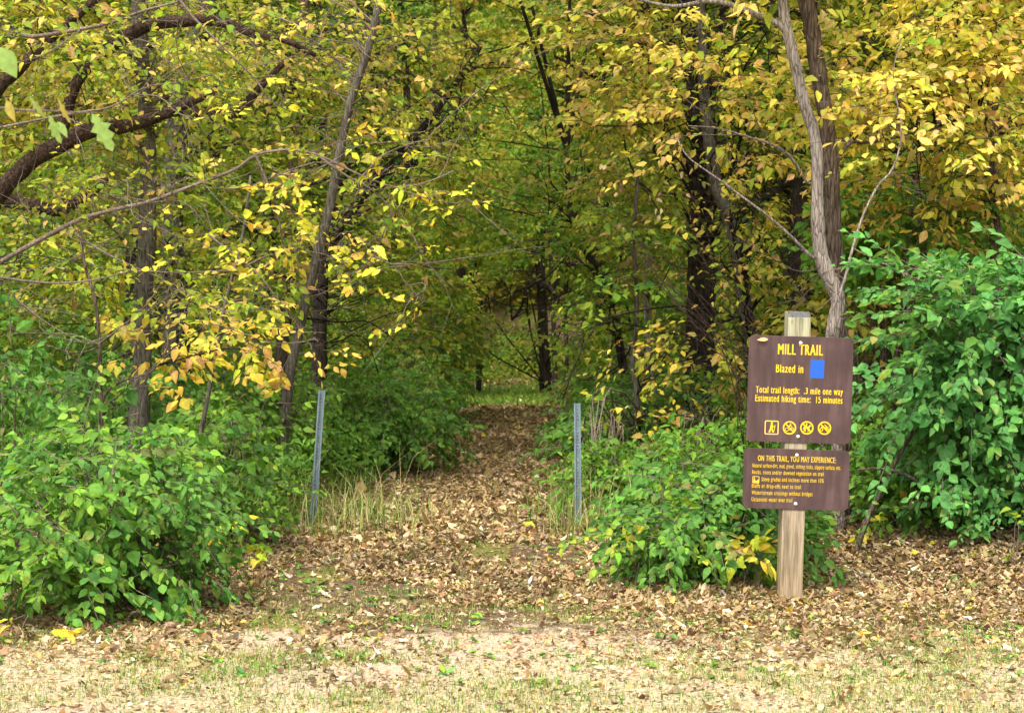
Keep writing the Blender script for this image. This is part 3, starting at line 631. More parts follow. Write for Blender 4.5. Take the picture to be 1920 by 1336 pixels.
# overhanging thin branches close by, left
dn = 10.4
n_br = [
 [(-120, 560), (0, 492), (80, 447), (150, 412), (220, 392), (280, 378), (370, 345), (440, 318), (480, 290), (520, 282), (560, 282), (600, 292), (680, 330), (740, 352), (800, 372)],
 [(480, 292), (500, 340), (512, 370), (525, 420), (530, 460)],
 [(-120, 500), (0, 520), (100, 531), (180, 524), (250, 508), (330, 511), (430, 507)],
 [(40, 66), (55, 70), (110, 62), (200, 45), (270, 20), (330, 4), (370, -20)],
 [(330, -10), (360, 30), (400, 70), (440, 110), (480, 150), (510, 190), (545, 210)],
 [(-80, 262), (0, 240), (70, 225), (140, 212), (210, 200), (270, 165), (330, 155), (400, 140)],
 [(390, 440), (430, 470), (480, 510), (520, 560), (560, 612), (575, 640)],
 [(140, 438), (190, 470), (250, 500), (300, 520), (320, 540)],
 [(600, 294), (650, 330), (690, 350), (735, 395), (722, 430), (700, 480), (670, 505)],
 [(740, 352), (790, 345), (830, 330), (850, 320)], [(680, 330), (720, 290), (770, 270), (800, 262)],
 [(700, 480), (740, 500), (760, 530), (790, 562)],
 [(460, 500), (500, 480), (560, 470), (620, 480), (650, 500)],
 [(30, 560), (80, 600), (150, 640), (185, 645)], [(480, 20), (540, 40), (600, 70), (650, 80)],
]
widths = [9.5, 5, 5, 8, 4.5, 5, 4.5, 4, 4, 3, 3, 3, 3, 3, 4]
Ntr = [([down(-230, 10.8)] + path([(-220, 900), (-190, 700), (-120, 558)], dn), [rad(34, dn), rad(26, dn), rad(16, dn)])]
for p, w_ in zip(n_br, widths):
    Ntr.append((path(p, dn + (0 if w_ > 12 else .05)), [rad(w_ + 1, dn), rad(w_ * .8, dn), rad(2.2, dn)]))
nb = []
for cx, cy, rx, ry, n, pal in [(790, 290, 60, 30, 6, 'gold'), (830, 360, 45, 40, 6, 'gold'), (740, 300, 50, 30, 4, 'yg'), (775, 480, 20, 20, 2, 'gold'), (785, 558, 22, 10, 3, 'gold'),
                               (640, 460, 50, 40, 5, 'yellow'), (600, 500, 60, 35, 8, 'gold'), (520, 400, 80, 40, 9, 'gold'), (460, 350, 60, 30, 5, 'yellow'), (460, 560, 90, 30, 12, 'yg'),
                               (560, 440, 90, 40, 10, 'yellow'), (400, 470, 80, 60, 9, 'gold'), (340, 560, 70, 45, 12, 'yg'), (420, 600, 90, 22, 7, 'yellow'), (600, 640, 40, 15, 5, 'yellow'),
                               (540, 195, 40, 18, 3, 'gold'), (470, 205, 20, 15, 2, 'gold'), (600, 215, 40, 25, 3, 'gold'), (430, 170, 40, 20, 3, 'yg'), (330, 230, 70, 30, 5, 'yg'),
                               (100, 30, 110, 30, 10, 'yg'), (60, 70, 60, 30, 6, 'yg'), (460, 40, 60, 40, 6, 'yg'), (250, 120, 80, 50, 6, 'yg'), (60, 330, 80, 70, 10, 'yg'), (250, 330, 120, 50, 10, 'yg'),
                               (640, 30, 60, 30, 4, 'yellow'), (720, 130, 80, 60, 6, 'tan'), (700, 390, 60, 40, 7, 'yg'), (560, 330, 60, 40, 6, 'yg')]:
    n = int(n * 1.25); nb.append(dict(c=(cx, cy, dn), r=(rx * 1.15, ry * 1.15, .25), n=n, cl=max(1, int(n * .7)), K=9, s=.053, wr=.58, L=(.12, .32), pal=pal, lod=2, cr=.05, spread=.45, hang=.15, jit=.55, vz=.35, twig=2, thin=.0014, tipc=(.6, .25, .12), tipamt=.3, br=.5, lf=.9))
plant('young_tree', 'young tree reaching thin bare-barked branches with golden leaves in from the left', 'tree', root_at(-230, 10.8), Ntr, nb, B_twig, seed=18, sides=10, twn=70)
# red-brown leaves on the lower left branches
plant('sapling', 'thin brown stem with curled ochre leaves behind the left front shrub', 'sapling', root_at(188, 11.2),
      [([down(192, 11.2)] + path([(190, 800), (188, 720), (186, 640), (178, 560), (160, 500), (150, 440)], 11.2), [rad(11, 11), rad(9, 11), rad(5, 11)]),
       (path([(189, 765), (200, 735), (232, 712), (275, 702), (300, 680), (315, 650), (312, 620)], 11.1), [rad(6, 11), rad(5, 11), rad(3, 11)]),
       (path([(186, 650), (150, 662), (110, 655), (60, 635), (20, 610)], 11.1), [rad(4, 11), rad(2, 11)])],
      [dict(c=(300, 660, 11.3), r=(110, 40, .3), n=24, cl=12, K=9, s=.075, pal={'ochre': 2, 'tan': 1, 'gold': 1}, lod=2, L=(.15, .35), twig=2, tipc=TIP, tipamt=.7, hang=.5),
       dict(c=(440, 680, 11.6), r=(120, 45, .3), n=22, cl=12, K=9, s=.075, pal={'ochre': 3, 'gold': 1}, lod=2, L=(.15, .35), twig=2, tipc=TIP, tipamt=.6, hang=.5, lf=.3)], B_brown, seed=19)
plant('sapling', 'crooked thin stem left of the left metal post with few ochre leaves', 'sapling', root_at(372, 12.6),
      [([down(368, 12.6)] + path([(370, 860), (386, 760), (400, 690), (416, 600), (430, 540), (455, 440), (470, 330)], 12.6), [rad(12, 12), rad(9, 12), rad(5, 12)])],
      [dict(c=(430, 590, 12.6), r=(90, 60, .4), n=26, cl=12, K=10, s=.075, pal={'yg': 1.5, 'ochre': 1}, lod=1, L=(.2, .4))], B_grey, seed=20)
# bare twiggy shrub right of centre
def bare():
    r = np.random.default_rng(5); root = empty('bare_shrub', (*root_at(1420, 13.2), 0), 'bare reddish twigs fanning up left in front of the thickest trunk', 'shrub')
    root.location[2] = float(gz(root.location[0], 13.2)); M = Mesh(); o = np.array(root.location)
    for k in range(15):
        ex = r.uniform(1040, 1330); ey = r.uniform(270, 460) ; d = 13.2 + r.normal(0, .25)
        a = o + np.array((r.normal(0, .08), r.normal(0, .08), -.03)); e = W(ex, ey, d)
        m1 = a + (e - a) * .45 + np.array((.42, 0, .1)); m2 = a + (e - a) * .72 + np.array((.22, 0, .0)) + r.normal(0, .05, 3)
        Q = smooth_path([a, m1, m2, e], 14); tube(M, Q, np.linspace(.0055, .0012, 14), 5)
        A_, B_ = [], []
        for q in range(7):
            i = r.integers(6, 13); s_ = Q[i]; A_.append(s_); B_.append(s_ + norm((Q[i] - Q[i - 1]) * 8 + r.normal(0, .5, 3)) * r.uniform(.08, .3))
        segs(M, np.array(A_), np.array(B_), .0018, .0008)
    M.build('stems', B_red, root, smooth=True, origin=o)
    ML = Mesh(); n = 26; P = np.stack([W(r.uniform(1120, 1320), r.uniform(300, 420), 13.2 + r.normal(0, .2)) for _ in range(n)])
    leaves(ML, P, r.normal(size=(n, 3)) - np.array((0, 0, 1.5)), r.normal(size=(n, 3)), .06, .016, pick('litter', n, r), 1)
    ML.build('leaves', M_leaf, root, origin=o)
bare()

# ---- shrubs
def shrub(label, base, blobs, seed, name='shrub', group=None, leafm=None, stems=()):
    return plant(name, label, 'shrub', base, stems, blobs, B_twig, leafm or M_honey, group, seed, ('main_stem', 'stems', 'foliage'))
def hb(c, r_, n, s=.067, pal='honey', lod=2, **k):
    d = dict(c=c, r=r_, n=n, cl=max(3, n // 3), K=17, s=s, wr=.60, L=(.22, .62), pal=pal, lod=lod, spread=.14, droop=.3, hang=.5, jit=.4, vz=.5, cr=.10, arch=.22, bs=.12, out=.9, twig=1, thin=.0028, lf=.6, tipc=(.34, .26, .06), tipamt=.12)
    d.update(k); return d
shrub('large bright green shrub filling the lower left front with arching stems', root_at(190, 9.9),
      [hb((150, 980, 9.6), (170, 80, .5), 150, pal={'honey': 1, 'bright': 1}), hb((240, 930, 9.8), (80, 55, .4), 60, bias=(.2, 0, .1)), hb((90, 1070, 9.4), (120, 60, .4), 60, pal={'honey': 1, 'bright': 1.2}),
       hb((205, 1130, 9.1), (45, 60, .12), 12, bias=(.3, 0, -.9), L=(.3, .45), s=.095), hb((320, 1080, 9.6), (80, 35, .4), 50, s=.055), hb((200, 860, 9.9), (120, 30, .4), 50, pal={'honey': 1, 'bright': 1})], 21)
shrub('tall green shrub at the far left edge above the front shrub', root_at(-20, 10.6),
      [hb((0, 700, 10.5), (50, 70, .35), 36), hb((60, 850, 10.6), (110, 50, .4), 50), hb((260, 850, 10.7), (90, 25, .35), 30, pal={'honey': 1, 'bright': 1.2})], 22)
shrub('huge green shrub at the right edge with long arching twigs and pointed leaves', root_at(1860, 11.9),
      [hb((1770, 570, 11.2), (30, 60, .1), 7, pal={'cool': 1}, s=0.082, wr=.62, L=(.7, 1.0), K=24, bias=(-.7, 0, .8), spread=.03, hang=.35, droop=.4, lf=1)] +
      [hb((1930, 760, 11.7), (120, 150, .6), 230, s=0.082, wr=.64, pal={'cool': 1}), hb((1800, 720, 11.4), (45, 90, .35), 87, s=0.078, bias=(-.5, 0, .1), pal='cool'), hb((1880, 590, 11.6), (90, 80, .45), 112, s=0.082, wr=.64, bias=(-.2, 0, .3), pal='cool'), hb((1820, 610, 11.3), (40, 60, .2), 27, s=0.078, wr=.64, L=(.5, .8), K=18, bias=(-.9, 0, .5), spread=.05, hang=.3),
       hb((1760, 540, 11.4), (30, 30, .2), 17, s=0.070, bias=(-.6, 0, .5), pal='cool'), hb((1860, 920, 11.6), (90, 60, .45), 137, s=0.070, pal='cool'), hb((1740, 700, 11.3), (30, 120, .15), 12, s=.08, wr=.62, L=(.5, .8), K=20, bias=(-.9, 0, .4), spread=.03, hang=.4, droop=.35, lf=1, pal='cool'), hb((1970, 650, 11.6), (90, 170, .6), 110, s=0.082, pal='cool'), hb((1790, 870, 11.5), (50, 40, .3), 37, s=0.066, pal='cool')], 23)
shrub('rounded green shrub left of the sign post reaching onto the litter', root_at(1320, 11.0),
      [hb((1310, 1000, 10.8), (110, 60, .45), 170, s=.065), hb((1400, 950, 11.0), (70, 60, .35), 90, s=.07), hb((1270, 920, 11.2), (50, 30, .3), 40, s=.08, pal={'honey': 1, 'bright': 1}), hb((1240, 1070, 10.6), (45, 20, .25), 40, s=.06, pal={'bright': 2, 'yg': .6}), hb((1440, 1010, 10.9), (60, 70, .3), 50, s=.07)], 24)
shrub('low green shrub right of the sign post among brown stems', root_at(1640, 12.3),
      [hb((1650, 920, 12.1), (60, 60, .35), 70, s=.07, pal={'honey': 1, 'bright': 1}), hb((1690, 810, 12.2), (40, 30, .3), 26, s=.075), hb((1720, 980, 12.0), (90, 50, .4), 60, s=.06, pal={'green': 1, 'bright': 1}), hb((1540, 1000, 12.2), (40, 50, .3), 26, s=.06)], 25)
shrub('light green leafy shrub showing right of the pale trunk above head height', root_at(1650, 14.8),
      [hb((1640, 430, 14.6), (90, 100, .5), 110, s=.085, pal={'bright': 2, 'honey': 1}, hang=.3, spread=.3), hb((1720, 400, 14.6), (110, 60, .5), 80, s=.085, pal={'bright': 2, 'honey': 1}, spread=.3), hb((1820, 370, 14.8), (100, 60, .5), 60, pal={'green': 2, 'bright': 1}, lod=1)], 26)
shrub('green shrub behind the left front shrub spreading toward the left post', root_at(430, 12.8),
      [hb((370, 900, 12.6), (70, 55, .6), 110, s=.075, lod=1, pal={'honey': 1, 'green': 1}), hb((430, 820, 13.4), (55, 35, .5), 70, s=.07, lod=1, pal={'green': 1, 'bright': 1}), hb((440, 985, 12.4), (60, 25, .4), 60, s=.05, lod=1, pal={'green': 1, 'bright': 1})], 27)
shrub('dense green shrub in mid distance between the left grey trunks', root_at(330, 15.2),
      [hb((330, 790, 15), (170, 70, .8), 170, s=.075, lod=1, pal={'honey': 1, 'green': 1.5}), hb((150, 740, 15.4), (160, 80, .8), 130, s=.08, lod=1, pal='honey'), hb((470, 760, 15.6), (120, 70, .7), 100, s=.07, lod=1, pal={'green': 1, 'bright': .6})], 28)
shrub('dark green rounded shrub on the left verge beyond the left post', root_at(690, 18.5),
      [hb((690, 810, 18.4), (130, 90, .9), 300, s=.07, lod=1, pal={'green': 1, 'honey': .6}), hb((770, 760, 19), (90, 50, .8), 120, s=.075, lod=1, pal={'honey': 1, 'green': 1}), hb((640, 760, 18.6), (100, 50, .8), 120, s=.075, lod=1, pal='green')], 29)
shrub('grey green shrub further up the left side of the trail', root_at(760, 26),
      [hb((740, 700, 26), (150, 60, 1.8), 260, s=.09, lod=0, pal={'honey': 1, 'olive': .6}), hb((830, 640, 28), (80, 60, 2), 150, s=.09, lod=0, pal={'olive': 1, 'green': 1})], 30)
shrub('green shrub on the right verge just beyond the right post', root_at(1150, 17),
      [hb((1160, 830, 16.6), (90, 60, .7), 150, s=.075, lod=1, pal={'green': 1, 'honey': 1}), hb((1250, 770, 17.6), (110, 60, .9), 150, s=.075, lod=1, pal={'green': 1, 'honey': 1}), hb((1120, 900, 14.6), (50, 40, .5), 60, s=.065, lod=1, pal={'green': 1, 'bright': 1})], 31)
shrub('green shrub further up the right side of the trail', root_at(1170, 25),
      [hb((1150, 720, 25), (110, 50, 1.6), 200, s=.09, lod=0, pal={'green': 1, 'olive': .7}), hb((1250, 680, 27), (110, 60, 1.8), 180, s=.09, lod=0, pal={'green': 1, 'olive': 1})], 32)
shrub('green undergrowth shrub around the foot of the thickest dark trunk', root_at(1380, 15.5),
      [hb((1370, 850, 15), (110, 60, .8), 130, s=.075, lod=1, pal={'green': 1, 'honey': 1}), hb((1420, 740, 16), (90, 70, .8), 110, s=.075, lod=1, pal={'green': 1, 'olive': .6}), hb((1300, 880, 13.8), (80, 40, .5), 60, s=.075, lod=1, pal='honey')], 33)
shrub('green shrub in shade behind the large right edge shrub', root_at(1720, 15.5),
      [hb((1680, 740, 15.5), (100, 70, .8), 120, s=.08, lod=1, pal={'green': 2, 'olive': 1}), hb((1850, 430, 16), (160, 110, .9), 160, s=.08, lod=1, pal={'green': 2, 'honey': 1}), hb((1760, 600, 15.8), (140, 90, .9), 120, s=.08, lod=1, pal={'olive': 1, 'green': 1})], 34)
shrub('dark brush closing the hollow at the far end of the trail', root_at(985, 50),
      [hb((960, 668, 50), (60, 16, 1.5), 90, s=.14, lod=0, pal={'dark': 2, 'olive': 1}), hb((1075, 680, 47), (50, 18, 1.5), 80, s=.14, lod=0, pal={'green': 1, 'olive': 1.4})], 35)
shrub('mid green shrub stepping back along the right side of the trail', root_at(1110, 20.5),
      [hb((1120, 780, 20.5), (60, 35, .9), 130, s=.08, lod=1, pal={'green': 2, 'honey': 1}), hb((1190, 740, 21.5), (80, 35, .9), 120, s=.08, lod=1, pal={'green': 2, 'olive': 1})], 36)
# small yellow leaved plants
def sp(label, c, n, seed, s=.075, pal='gold', cat='plant', spread=(30, 30), K=9, wr=.5):
    d = c[2]; b = root_at(c[0], d)
    return plant('yellow_seedling', label, cat, b, (), [dict(c=c, r=(spread[0], spread[1], .08), n=n, cl=n, K=K, s=s, wr=wr, L=(.12, .25), pal=pal, lod=2, cr=.02, spread=.3, hang=.3, vz=.5, twig=2, thin=.0016, br=.6, bs=.03, low=.05)], B_twig, M_honey, None, seed, ('main_stem', 'stems', 'leaves'))
sp('small seedling with bright yellow leaves at the foot of the sign post, left side', (1405, 1050, 10.35), 9, 51, .085, {'gold': 2, 'yg': 1}, spread=(38, 34))
sp('tiny yellow seedling in the litter right of the sign post', (1612, 1022, 11.6), 2, 52, spread=(15, 10))
sp('yellow seedling below the large right edge shrub', (1690, 1015, 11.6), 3, 53, spread=(25, 12), pal={'gold': 1, 'yg': 1})
sp('yellow-green seedling cut by the right edge of the photo', (1905, 1060, 10.6), 3, 54, spread=(18, 16), pal='yg')
sp('yellow seedling with long narrow leaflets in the lower left corner', (45, 1195, 8.6), 2, 55, .10, 'gold', spread=(25, 10), K=9, wr=.34)
sp('yellow stemmed seedling at the right rim of the left front shrub', (415, 1010, 10.5), 3, 56, .08, 'gold', spread=(20, 25))
sp('yellow seedling between the left front shrub and the trail', (470, 1045, 10.7), 4, 57, .075, {'gold': 1, 'yg': 1}, spread=(22, 22))
sp('orange leaved seedling in the green right of the right post', (1255, 940, 11.9), 3, 58, .075, 'ochre', spread=(22, 22))
# leaning bare sapling and fallen branches right of the sign
def bare_branch(name, label, cat, paths, bark, seed, base=None):
    M = Mesh(); P0 = np.asarray(paths[0][0][0]); root_loc = np.array((P0[0], P0[1], float(gz(P0[0], P0[1]))))
    for q, (P, R) in enumerate(paths):
        Q = smooth_path(P, 26); tube(M, Q, np.interp(np.linspace(0, 1, 26), np.linspace(0, 1, len(R)), R), 9, .08, seed=seed + q)
    o = M.build(name, bark, None, smooth=True, origin=root_loc); o.location = root_loc; tag(o, label, cat); return o
bare_branch('leaning_sapling', 'bare brown forked stem leaning right beside the sign', 'sapling',
            [([down(1598, 11.3)] + path([(1625, 975), (1655, 915), (1685, 855), (1712, 812), (1735, 795)], 11.3), [rad(13, 11), rad(10, 11), rad(6, 11)]),
             (path([(1710, 815), (1708, 790), (1700, 770)], 11.3), [rad(6, 11), rad(3, 11)])], B_brown, 3)
bare_branch('fallen_branch', 'bare broken branch arching down in front of the right edge shrub', 'branch',
            [([down(1800, 11.6, -.02)] + path([(1782, 955), (1745, 920), (1700, 890), (1655, 878), (1608, 880)], 11.2), [rad(9, 11), rad(7, 11), rad(4, 11)])], B_grey, 4)
bare_branch('fallen_branch', 'broken pale stub lying level under the right edge shrub', 'branch',
            [(path([(1722, 984), (1760, 983), (1800, 986)], 11.7), [rad(12, 11.7), rad(11, 11.7)])], B_pale, 5)
# far log
bare_branch('fallen_log', 'dark mossy log lying on the slope right of the far trees', 'log',
            [([np.array((x, 47 + .1 * x, float(gz(x, 47 + .1 * x)) + .16)) for x in (4.9, 6.0, 7.0, 8.2)], [.12, .2, .17, .1])], B_dark, 7)

# ---- canopy trees behind (copies of four kinds)
def canopy_proto(label, pal, seed, h=14, bark=B_dark, zc0=2.4, leaf=.15, nsp=1150):
    r = np.random.default_rng(seed); root = empty('canopy_tree', (0, 0, 0), label, 'tree')
    MT = Mesh(); MB = Mesh(); ML = Mesh()
    n = 26; z = np.linspace(-.3, h, n)
    P = np.stack([.45 * (vnoise(z, 0 * z, 3.5, seed) - .5) * z / 4, .45 * (vnoise(z, 0 * z + 5, 3.5, seed + 1) - .5) * z / 4, z], -1)
    R = np.interp(z, [-.3, .5, h], [.23, .16, .03]); tube(MT, P, R, 12, .1, seed=seed)
    MT.build('trunk', bark, root, smooth=True)
    O, A = [], []
    for k in range(46):
        zz = zc0 + (h - zc0) * r.random() ** .9; i = int(np.searchsorted(z, zz)); a = P[min(i, n - 1)]; th = r.uniform(0, 2 * pi)
        reach = (3.6 * np.sqrt(max(.1, 1 - ((zz - h * .5) / (h * .62)) ** 2))) * r.uniform(.55, 1.1)
        e = a + np.array((cos(th) * reach, sin(th) * reach, r.uniform(-.3, .9))); m1 = (a + e) / 2 + np.array((0, 0, .35)) + r.normal(0, .15, 3)
        Q = smooth_path([a, m1, e], 12); tube(MB, Q, np.linspace(.05, .008, 12), 5)
        m = int(nsp / 46)
        t = r.uniform(.3, 1.05, m); q = np.stack([np.interp(t, np.linspace(0, 1, 12), Q[:, j]) for j in range(3)], -1)
        O.append(q + r.normal(0, .22, (m, 3))); A.append(norm(e - a)[None] * .5 + norm(r.normal(size=(m, 3)) * np.array((1, 1, .3))))
    O = np.concatenate(O); A = np.concatenate(A)
    spray_set(ML, MB, O, A, r.uniform(.4, .8, len(O)), 17, leaf, .62, pal, r, 0, twig=0)
    MB.build('branches', bark, root, smooth=True); ML.build('crown', M_leaf, root)
    return root
def copy_tree(o, loc, rz, sc, label, group):
    c = o.copy(); C.objects.link(c)
    for ch in list(o.children):
        k = ch.copy(); C.objects.link(k); k.parent = c
    c.location = loc; c.rotation_euler = (0, 0, rz); c.scale = (sc, sc, sc); c['label'] = label; c['group'] = group
    return c
protos = [canopy_proto('x', {'olive': 2, 'green': 2, 'yg': .7}, 71), canopy_proto('x', {'yg': 2, 'olive': 2, 'yellow': .5}, 72), canopy_proto('x', {'tan': 2, 'olive': 1.5, 'ochre': .6}, 73, bark=B_brown), canopy_proto('x', {'green': 2, 'olive': 2}, 74, zc0=1.6)]
used = set()
def place(k, x, y, rz, sc, label, group):
    z = float(gz(x, y)) - .05
    if k in used: return copy_tree(protos[k], (x, y, z), rz, sc, label, group)
    used.add(k); o = protos[k]; o.location = (x, y, z); o.rotation_euler = (0, 0, rz); o.scale = (sc,) * 3; o['label'] = label; o['group'] = group
    return o
rc = random.Random(9)
far_spots = []
for row, (y0, step, nn) in enumerate([(24, 4.2, 7), (30, 4.4, 8), (37, 4.6, 10), (45, 4.8, 12), (54, 5.2, 14), (65, 5.6, 16), (78, 6.4, 18)]):
    for i in range(nn):
        x = (i - (nn - 1) / 2) * step + rc.uniform(-1.2, 1.2); y = y0 + rc.uniform(-2, 2)
        if y < 44 and abs(x - trail_x(y)) < 2.6: x += 2.8 if x > trail_x(y) else -2.8
        far_spots.append((x, y, row))
tally = {}
ORD = 'first second third fourth fifth sixth seventh eighth ninth tenth eleventh twelfth thirteenth fourteenth fifteenth sixteenth'.split()
for i, (x, y, row) in enumerate(sorted(far_spots, key=lambda q: abs(q[0] - float(trail_x(min(q[1], 45)))))):
    k = rc.choice([0, 1, 2, 3, 0, 1]) if row < 6 else rc.choice([0, 1, 2])
    colour = ['olive green', 'yellow-green', 'tan leaved', 'deep green'][k]
    side = 'left' if x < trail_x(min(y, 45)) else 'right'
    dist = 'in the nearer wood' if y < 34 else ('in the deep wood' if y < 50 else 'on the far slope')
    tally[colour, side, dist] = tally.get((colour, side, dist), 0) + 1; od = ORD[tally[colour, side, dist] - 1]
    place(k, x, y, rc.uniform(0, 6.28), rc.uniform(.85, 1.2) * (.72 if y < 40 else 1), f'{od} {colour} tree {dist}, counting {side}ward from the trail', f'{colour} trees {dist} {side} of the trail')

# ---- undergrowth and far wood masses (nobody could count them)
def mass(name, label, cat, n, xr, yr, zr, s, pal, seed, mat=M_leaf, thr=.45, ns=2.2, keep=None, lod=0):
    r = np.random.default_rng(seed); M = Mesh()
    y = r.uniform(*yr, n); x = r.uniform(-1, 1, n) * (xr[0] + xr[1] * y); 
    zf = r.random(n) ** 1.2; hmax = zr[0] + (zr[1] - zr[0]) * vnoise(x, y, ns, seed)
    z = gz(x, y) + zf * hmax
    ok = vnoise(x, y, ns * .6, seed + 4) > thr
    if keep is not None: ok &= keep(x, y)
    x, y, z = x[ok], y[ok], z[ok]; m = len(x)
    patch = pick(pal, 4000, r)[(np.floor(x / 1.1).astype(int) * 31 + np.floor(y / 1.4).astype(int) * 17) % 4000]
    leaves(M, np.stack([x, y, z], -1), r.normal(size=(m, 3)) * np.array((1, 1, .5)) - np.array((0, 0, .3)), norm(np.array((0, -.3, 1.)) + r.normal(0, .5, (m, 3))), s * np.exp(r.normal(0, .25, m)), s * .32, pick(pal, m, r) * .6 + patch * .4, lod)
    return tag(M.build(name, mat), label, cat, kind='stuff')
offt = lambda m: (lambda x, y: np.abs(x - trail_x(y)) > trail_w(y) + m)
mass('undergrowth', 'green low undergrowth covering the forest floor beside the trail', 'undergrowth', 230000, (1.5, .36), (12.9, 30), (.3, 1.1), .07, {'green': 2, 'honey': 1.4, 'bright': .5}, 81, thr=.42, keep=offt(.12))
mass('undergrowth', 'olive low growth on the forest floor far beyond the posts', 'undergrowth', 150000, (2, .36), (28, 62), (.3, 1.6), .11, {'olive': 2, 'green': 2, 'dark': 1}, 82, thr=.40, keep=lambda x, y: (np.abs(x - trail_x(y)) > 1.2) | (y > 44))  # some leaf colours lowered to read as shade between the plants
mass('thicket', 'dense saplings and brush closing the wood between the far trunks', 'undergrowth', 230000, (2, .36), (23, 48), (1.2, 4.2), .11, {'olive': 2, 'dark': 1.2, 'green': 1.6}, 84, thr=.46, ns=2.6, keep=lambda x, y: (np.abs(x - trail_x(y)) > 1.9 + .35 * vnoise(y, y, 1.5, 3)) & ((y < 40) | (np.abs(x - .6) > 1.9)))  # darker leaf colours mixed in to stand for shaded gaps
mass('far_wood', 'hazy olive and yellow foliage closing the view behind all trunks', 'woodland', 230000, (6, .38), (66, 100), (9, 15), .34, {'olive': 2, 'yg': 2, 'tan': 1}, 83, thr=.12, ns=4)

# ---- litter
def litter():
    r = np.random.default_rng(91); M = Mesh(); 
    def scatter(n, xr, yr, s, lod, dens, pal='litter', zt=.035, tilt=.45):
        x = r.uniform(*xr, n); y = r.uniform(*yr, n); ok = r.random(n) < dens(x, y); x, y = x[ok], y[ok]; m = len(x)
        z = gz(x, y) + .004 + r.random(m) ** 1.5 * zt
        th = r.uniform(0, 2 * pi, m); D = np.stack([np.cos(th), np.sin(th), r.normal(0, .22, m)], -1)
        Nn = norm(np.array((0, 0, 1.)) + r.normal(0, tilt, (m, 3)))
        sz = s * np.exp(np.clip(r.normal(0, .34, m), -.9, .55)); patch = (.6 + .8 * (.6 * vnoise(x, y, .6, 6) + .4 * vnoise(x, y, .17, 7)))[:, None]
        leaves(M, np.stack([x, y, z], -1), D, Nn, sz, sz * r.uniform(.2, .36, m), pick(pal, m, r, .2) * patch, lod, fold=r.normal(.1, .5, m), curl=r.normal(0, .35, m), cup=r.normal(.1, .4, m), wave=.05 if lod else 0)
    def near(x, y):
        d = sst(7.9, 10.0, y + .7 * (vnoise(x, y, .7, 12) - .5))
        bare = 1 - .9 * sst(.50, .68, vnoise(x, y * .55, .55, 8)) * (np.abs(x - trail_x(y)) < 1.0) * (y < 13)
        pink = 1 - .72 * np.exp(-((x + .1) / .9) ** 2 - ((y - 8.9) / .45) ** 4)
        return np.clip(.05 + d, 0, 1) * bare * pink
    scatter(125000, (-4.0, 4.4), (7.0, 12.6), .037, 2, near, zt=.024, tilt=.30)
    scatter(20000, (-4.2, 4.6), (7.0, 9.6), .020, 1, lambda x, y: .7 + 0 * x, zt=.012)
    scatter(900, (-4.2, 4.6), (7.0, 9.4), .05, 2, lambda x, y: .5 + 0 * x, zt=.012, tilt=.25)
    for xr_ in ((4.4, 8.0), (-7.6, -4.0)):                       # the same carpet beyond the edges of the photograph
        scatter(26000, xr_, (7.0, 12.8), .045, 1, near, zt=.024, tilt=.3); scatter(9000, xr_, (12.6, 20), .05, 0, lambda x, y: .8 + 0 * x)
    scatter(48000, (-2.6, 2.4), (12.6, 20), .045, 1, lambda x, y: np.clip(1.25 - np.abs(x - trail_x(y)) / 2.0, .2, 1))
    scatter(36000, (-2.2, 2.4), (20, 44), .065, 0, lambda x, y: (np.abs(x - trail_x(y)) < 1.3) * np.where((y > 35) & (y < 43), .45, 1.0))
    scatter(16000, (-9, 9), (12.6, 34), .09, 0, lambda x, y: 1 + 0 * x, tilt=.5)
    scatter(9000, (-6, 10), (42, 64), .11, 0, lambda x, y: 1 + 0 * x, tilt=.5)
    n = 420; x = r.uniform(-3.5, 4, n); y = r.uniform(8.8, 14, n); a_ = np.stack([x, y, gz(x, y) + .02], -1); th = r.uniform(0, 2 * pi, n); ln = r.uniform(.04, .28, n)
    segs(M, a_, a_ + np.stack([np.cos(th) * ln, np.sin(th) * ln, r.normal(0, .02, n)], -1), .0028, .0012, np.array((.13, .09, .06)))
    tag(M.build('leaf_litter', M_litter), 'fallen tan and brown leaves carpeting the trail and forest edge', 'leaf litter', kind='stuff')
    M2 = Mesh()
    def blades(M_, n, xr, yr, h, dens, pal, lean=.35, w=.0022, base=.0):
        x = r.uniform(*xr, n); y = r.uniform(*yr, n); ok = r.random(n) < dens(x, y); x, y = x[ok], y[ok]; m = len(x)
        P = np.stack([x, y, gz(x, y) - .004], -1); th = r.uniform(0, 2 * pi, m); H = h * np.exp(r.normal(0, .35, m))
        side = np.stack([np.cos(th), np.sin(th), 0 * th], -1); fw = np.stack([-np.sin(th), np.cos(th), 0 * th], -1) * r.normal(0, lean, m)[:, None]
        up = np.array((0, 0, 1.)); mid = P + (up * .6 + fw * .35) * H[:, None]; tp = P + (up * .95 + fw * 1.1) * H[:, None]
        wv = side * (w * np.exp(r.normal(0, .2, m)))[:, None]
        V = np.stack([P - wv, P + wv, mid - wv * .8, mid + wv * .8, tp], 1).reshape(-1, 3); o = (np.arange(m) * 5)[:, None, None]
        M_.add(V, [(np.array([[0, 1, 3, 2]])[None] + o).reshape(-1, 4), (np.array([[2, 3, 4]])[None] + o).reshape(-1, 3)], np.repeat(pick(pal, m, r), 5, 0))
    g = lambda x, y: np.clip((.22 + 1.7 * (vnoise(x, y, .5, 14) * .6 + vnoise(x, y, .16, 15) * .4 - .42)) * (1 - .8 * sst(9.3, 10.2, y)), .02, 1) * (1 - .93 * np.exp(-((x + .1) / 1.0) ** 2 - ((y - 8.75) / .38) ** 4))
    blades(M2, 300000, (-5.4, 5.6), (6.8, 10.6), .021, g, {'grass': 3, 'straw': 2, 'green': .5})
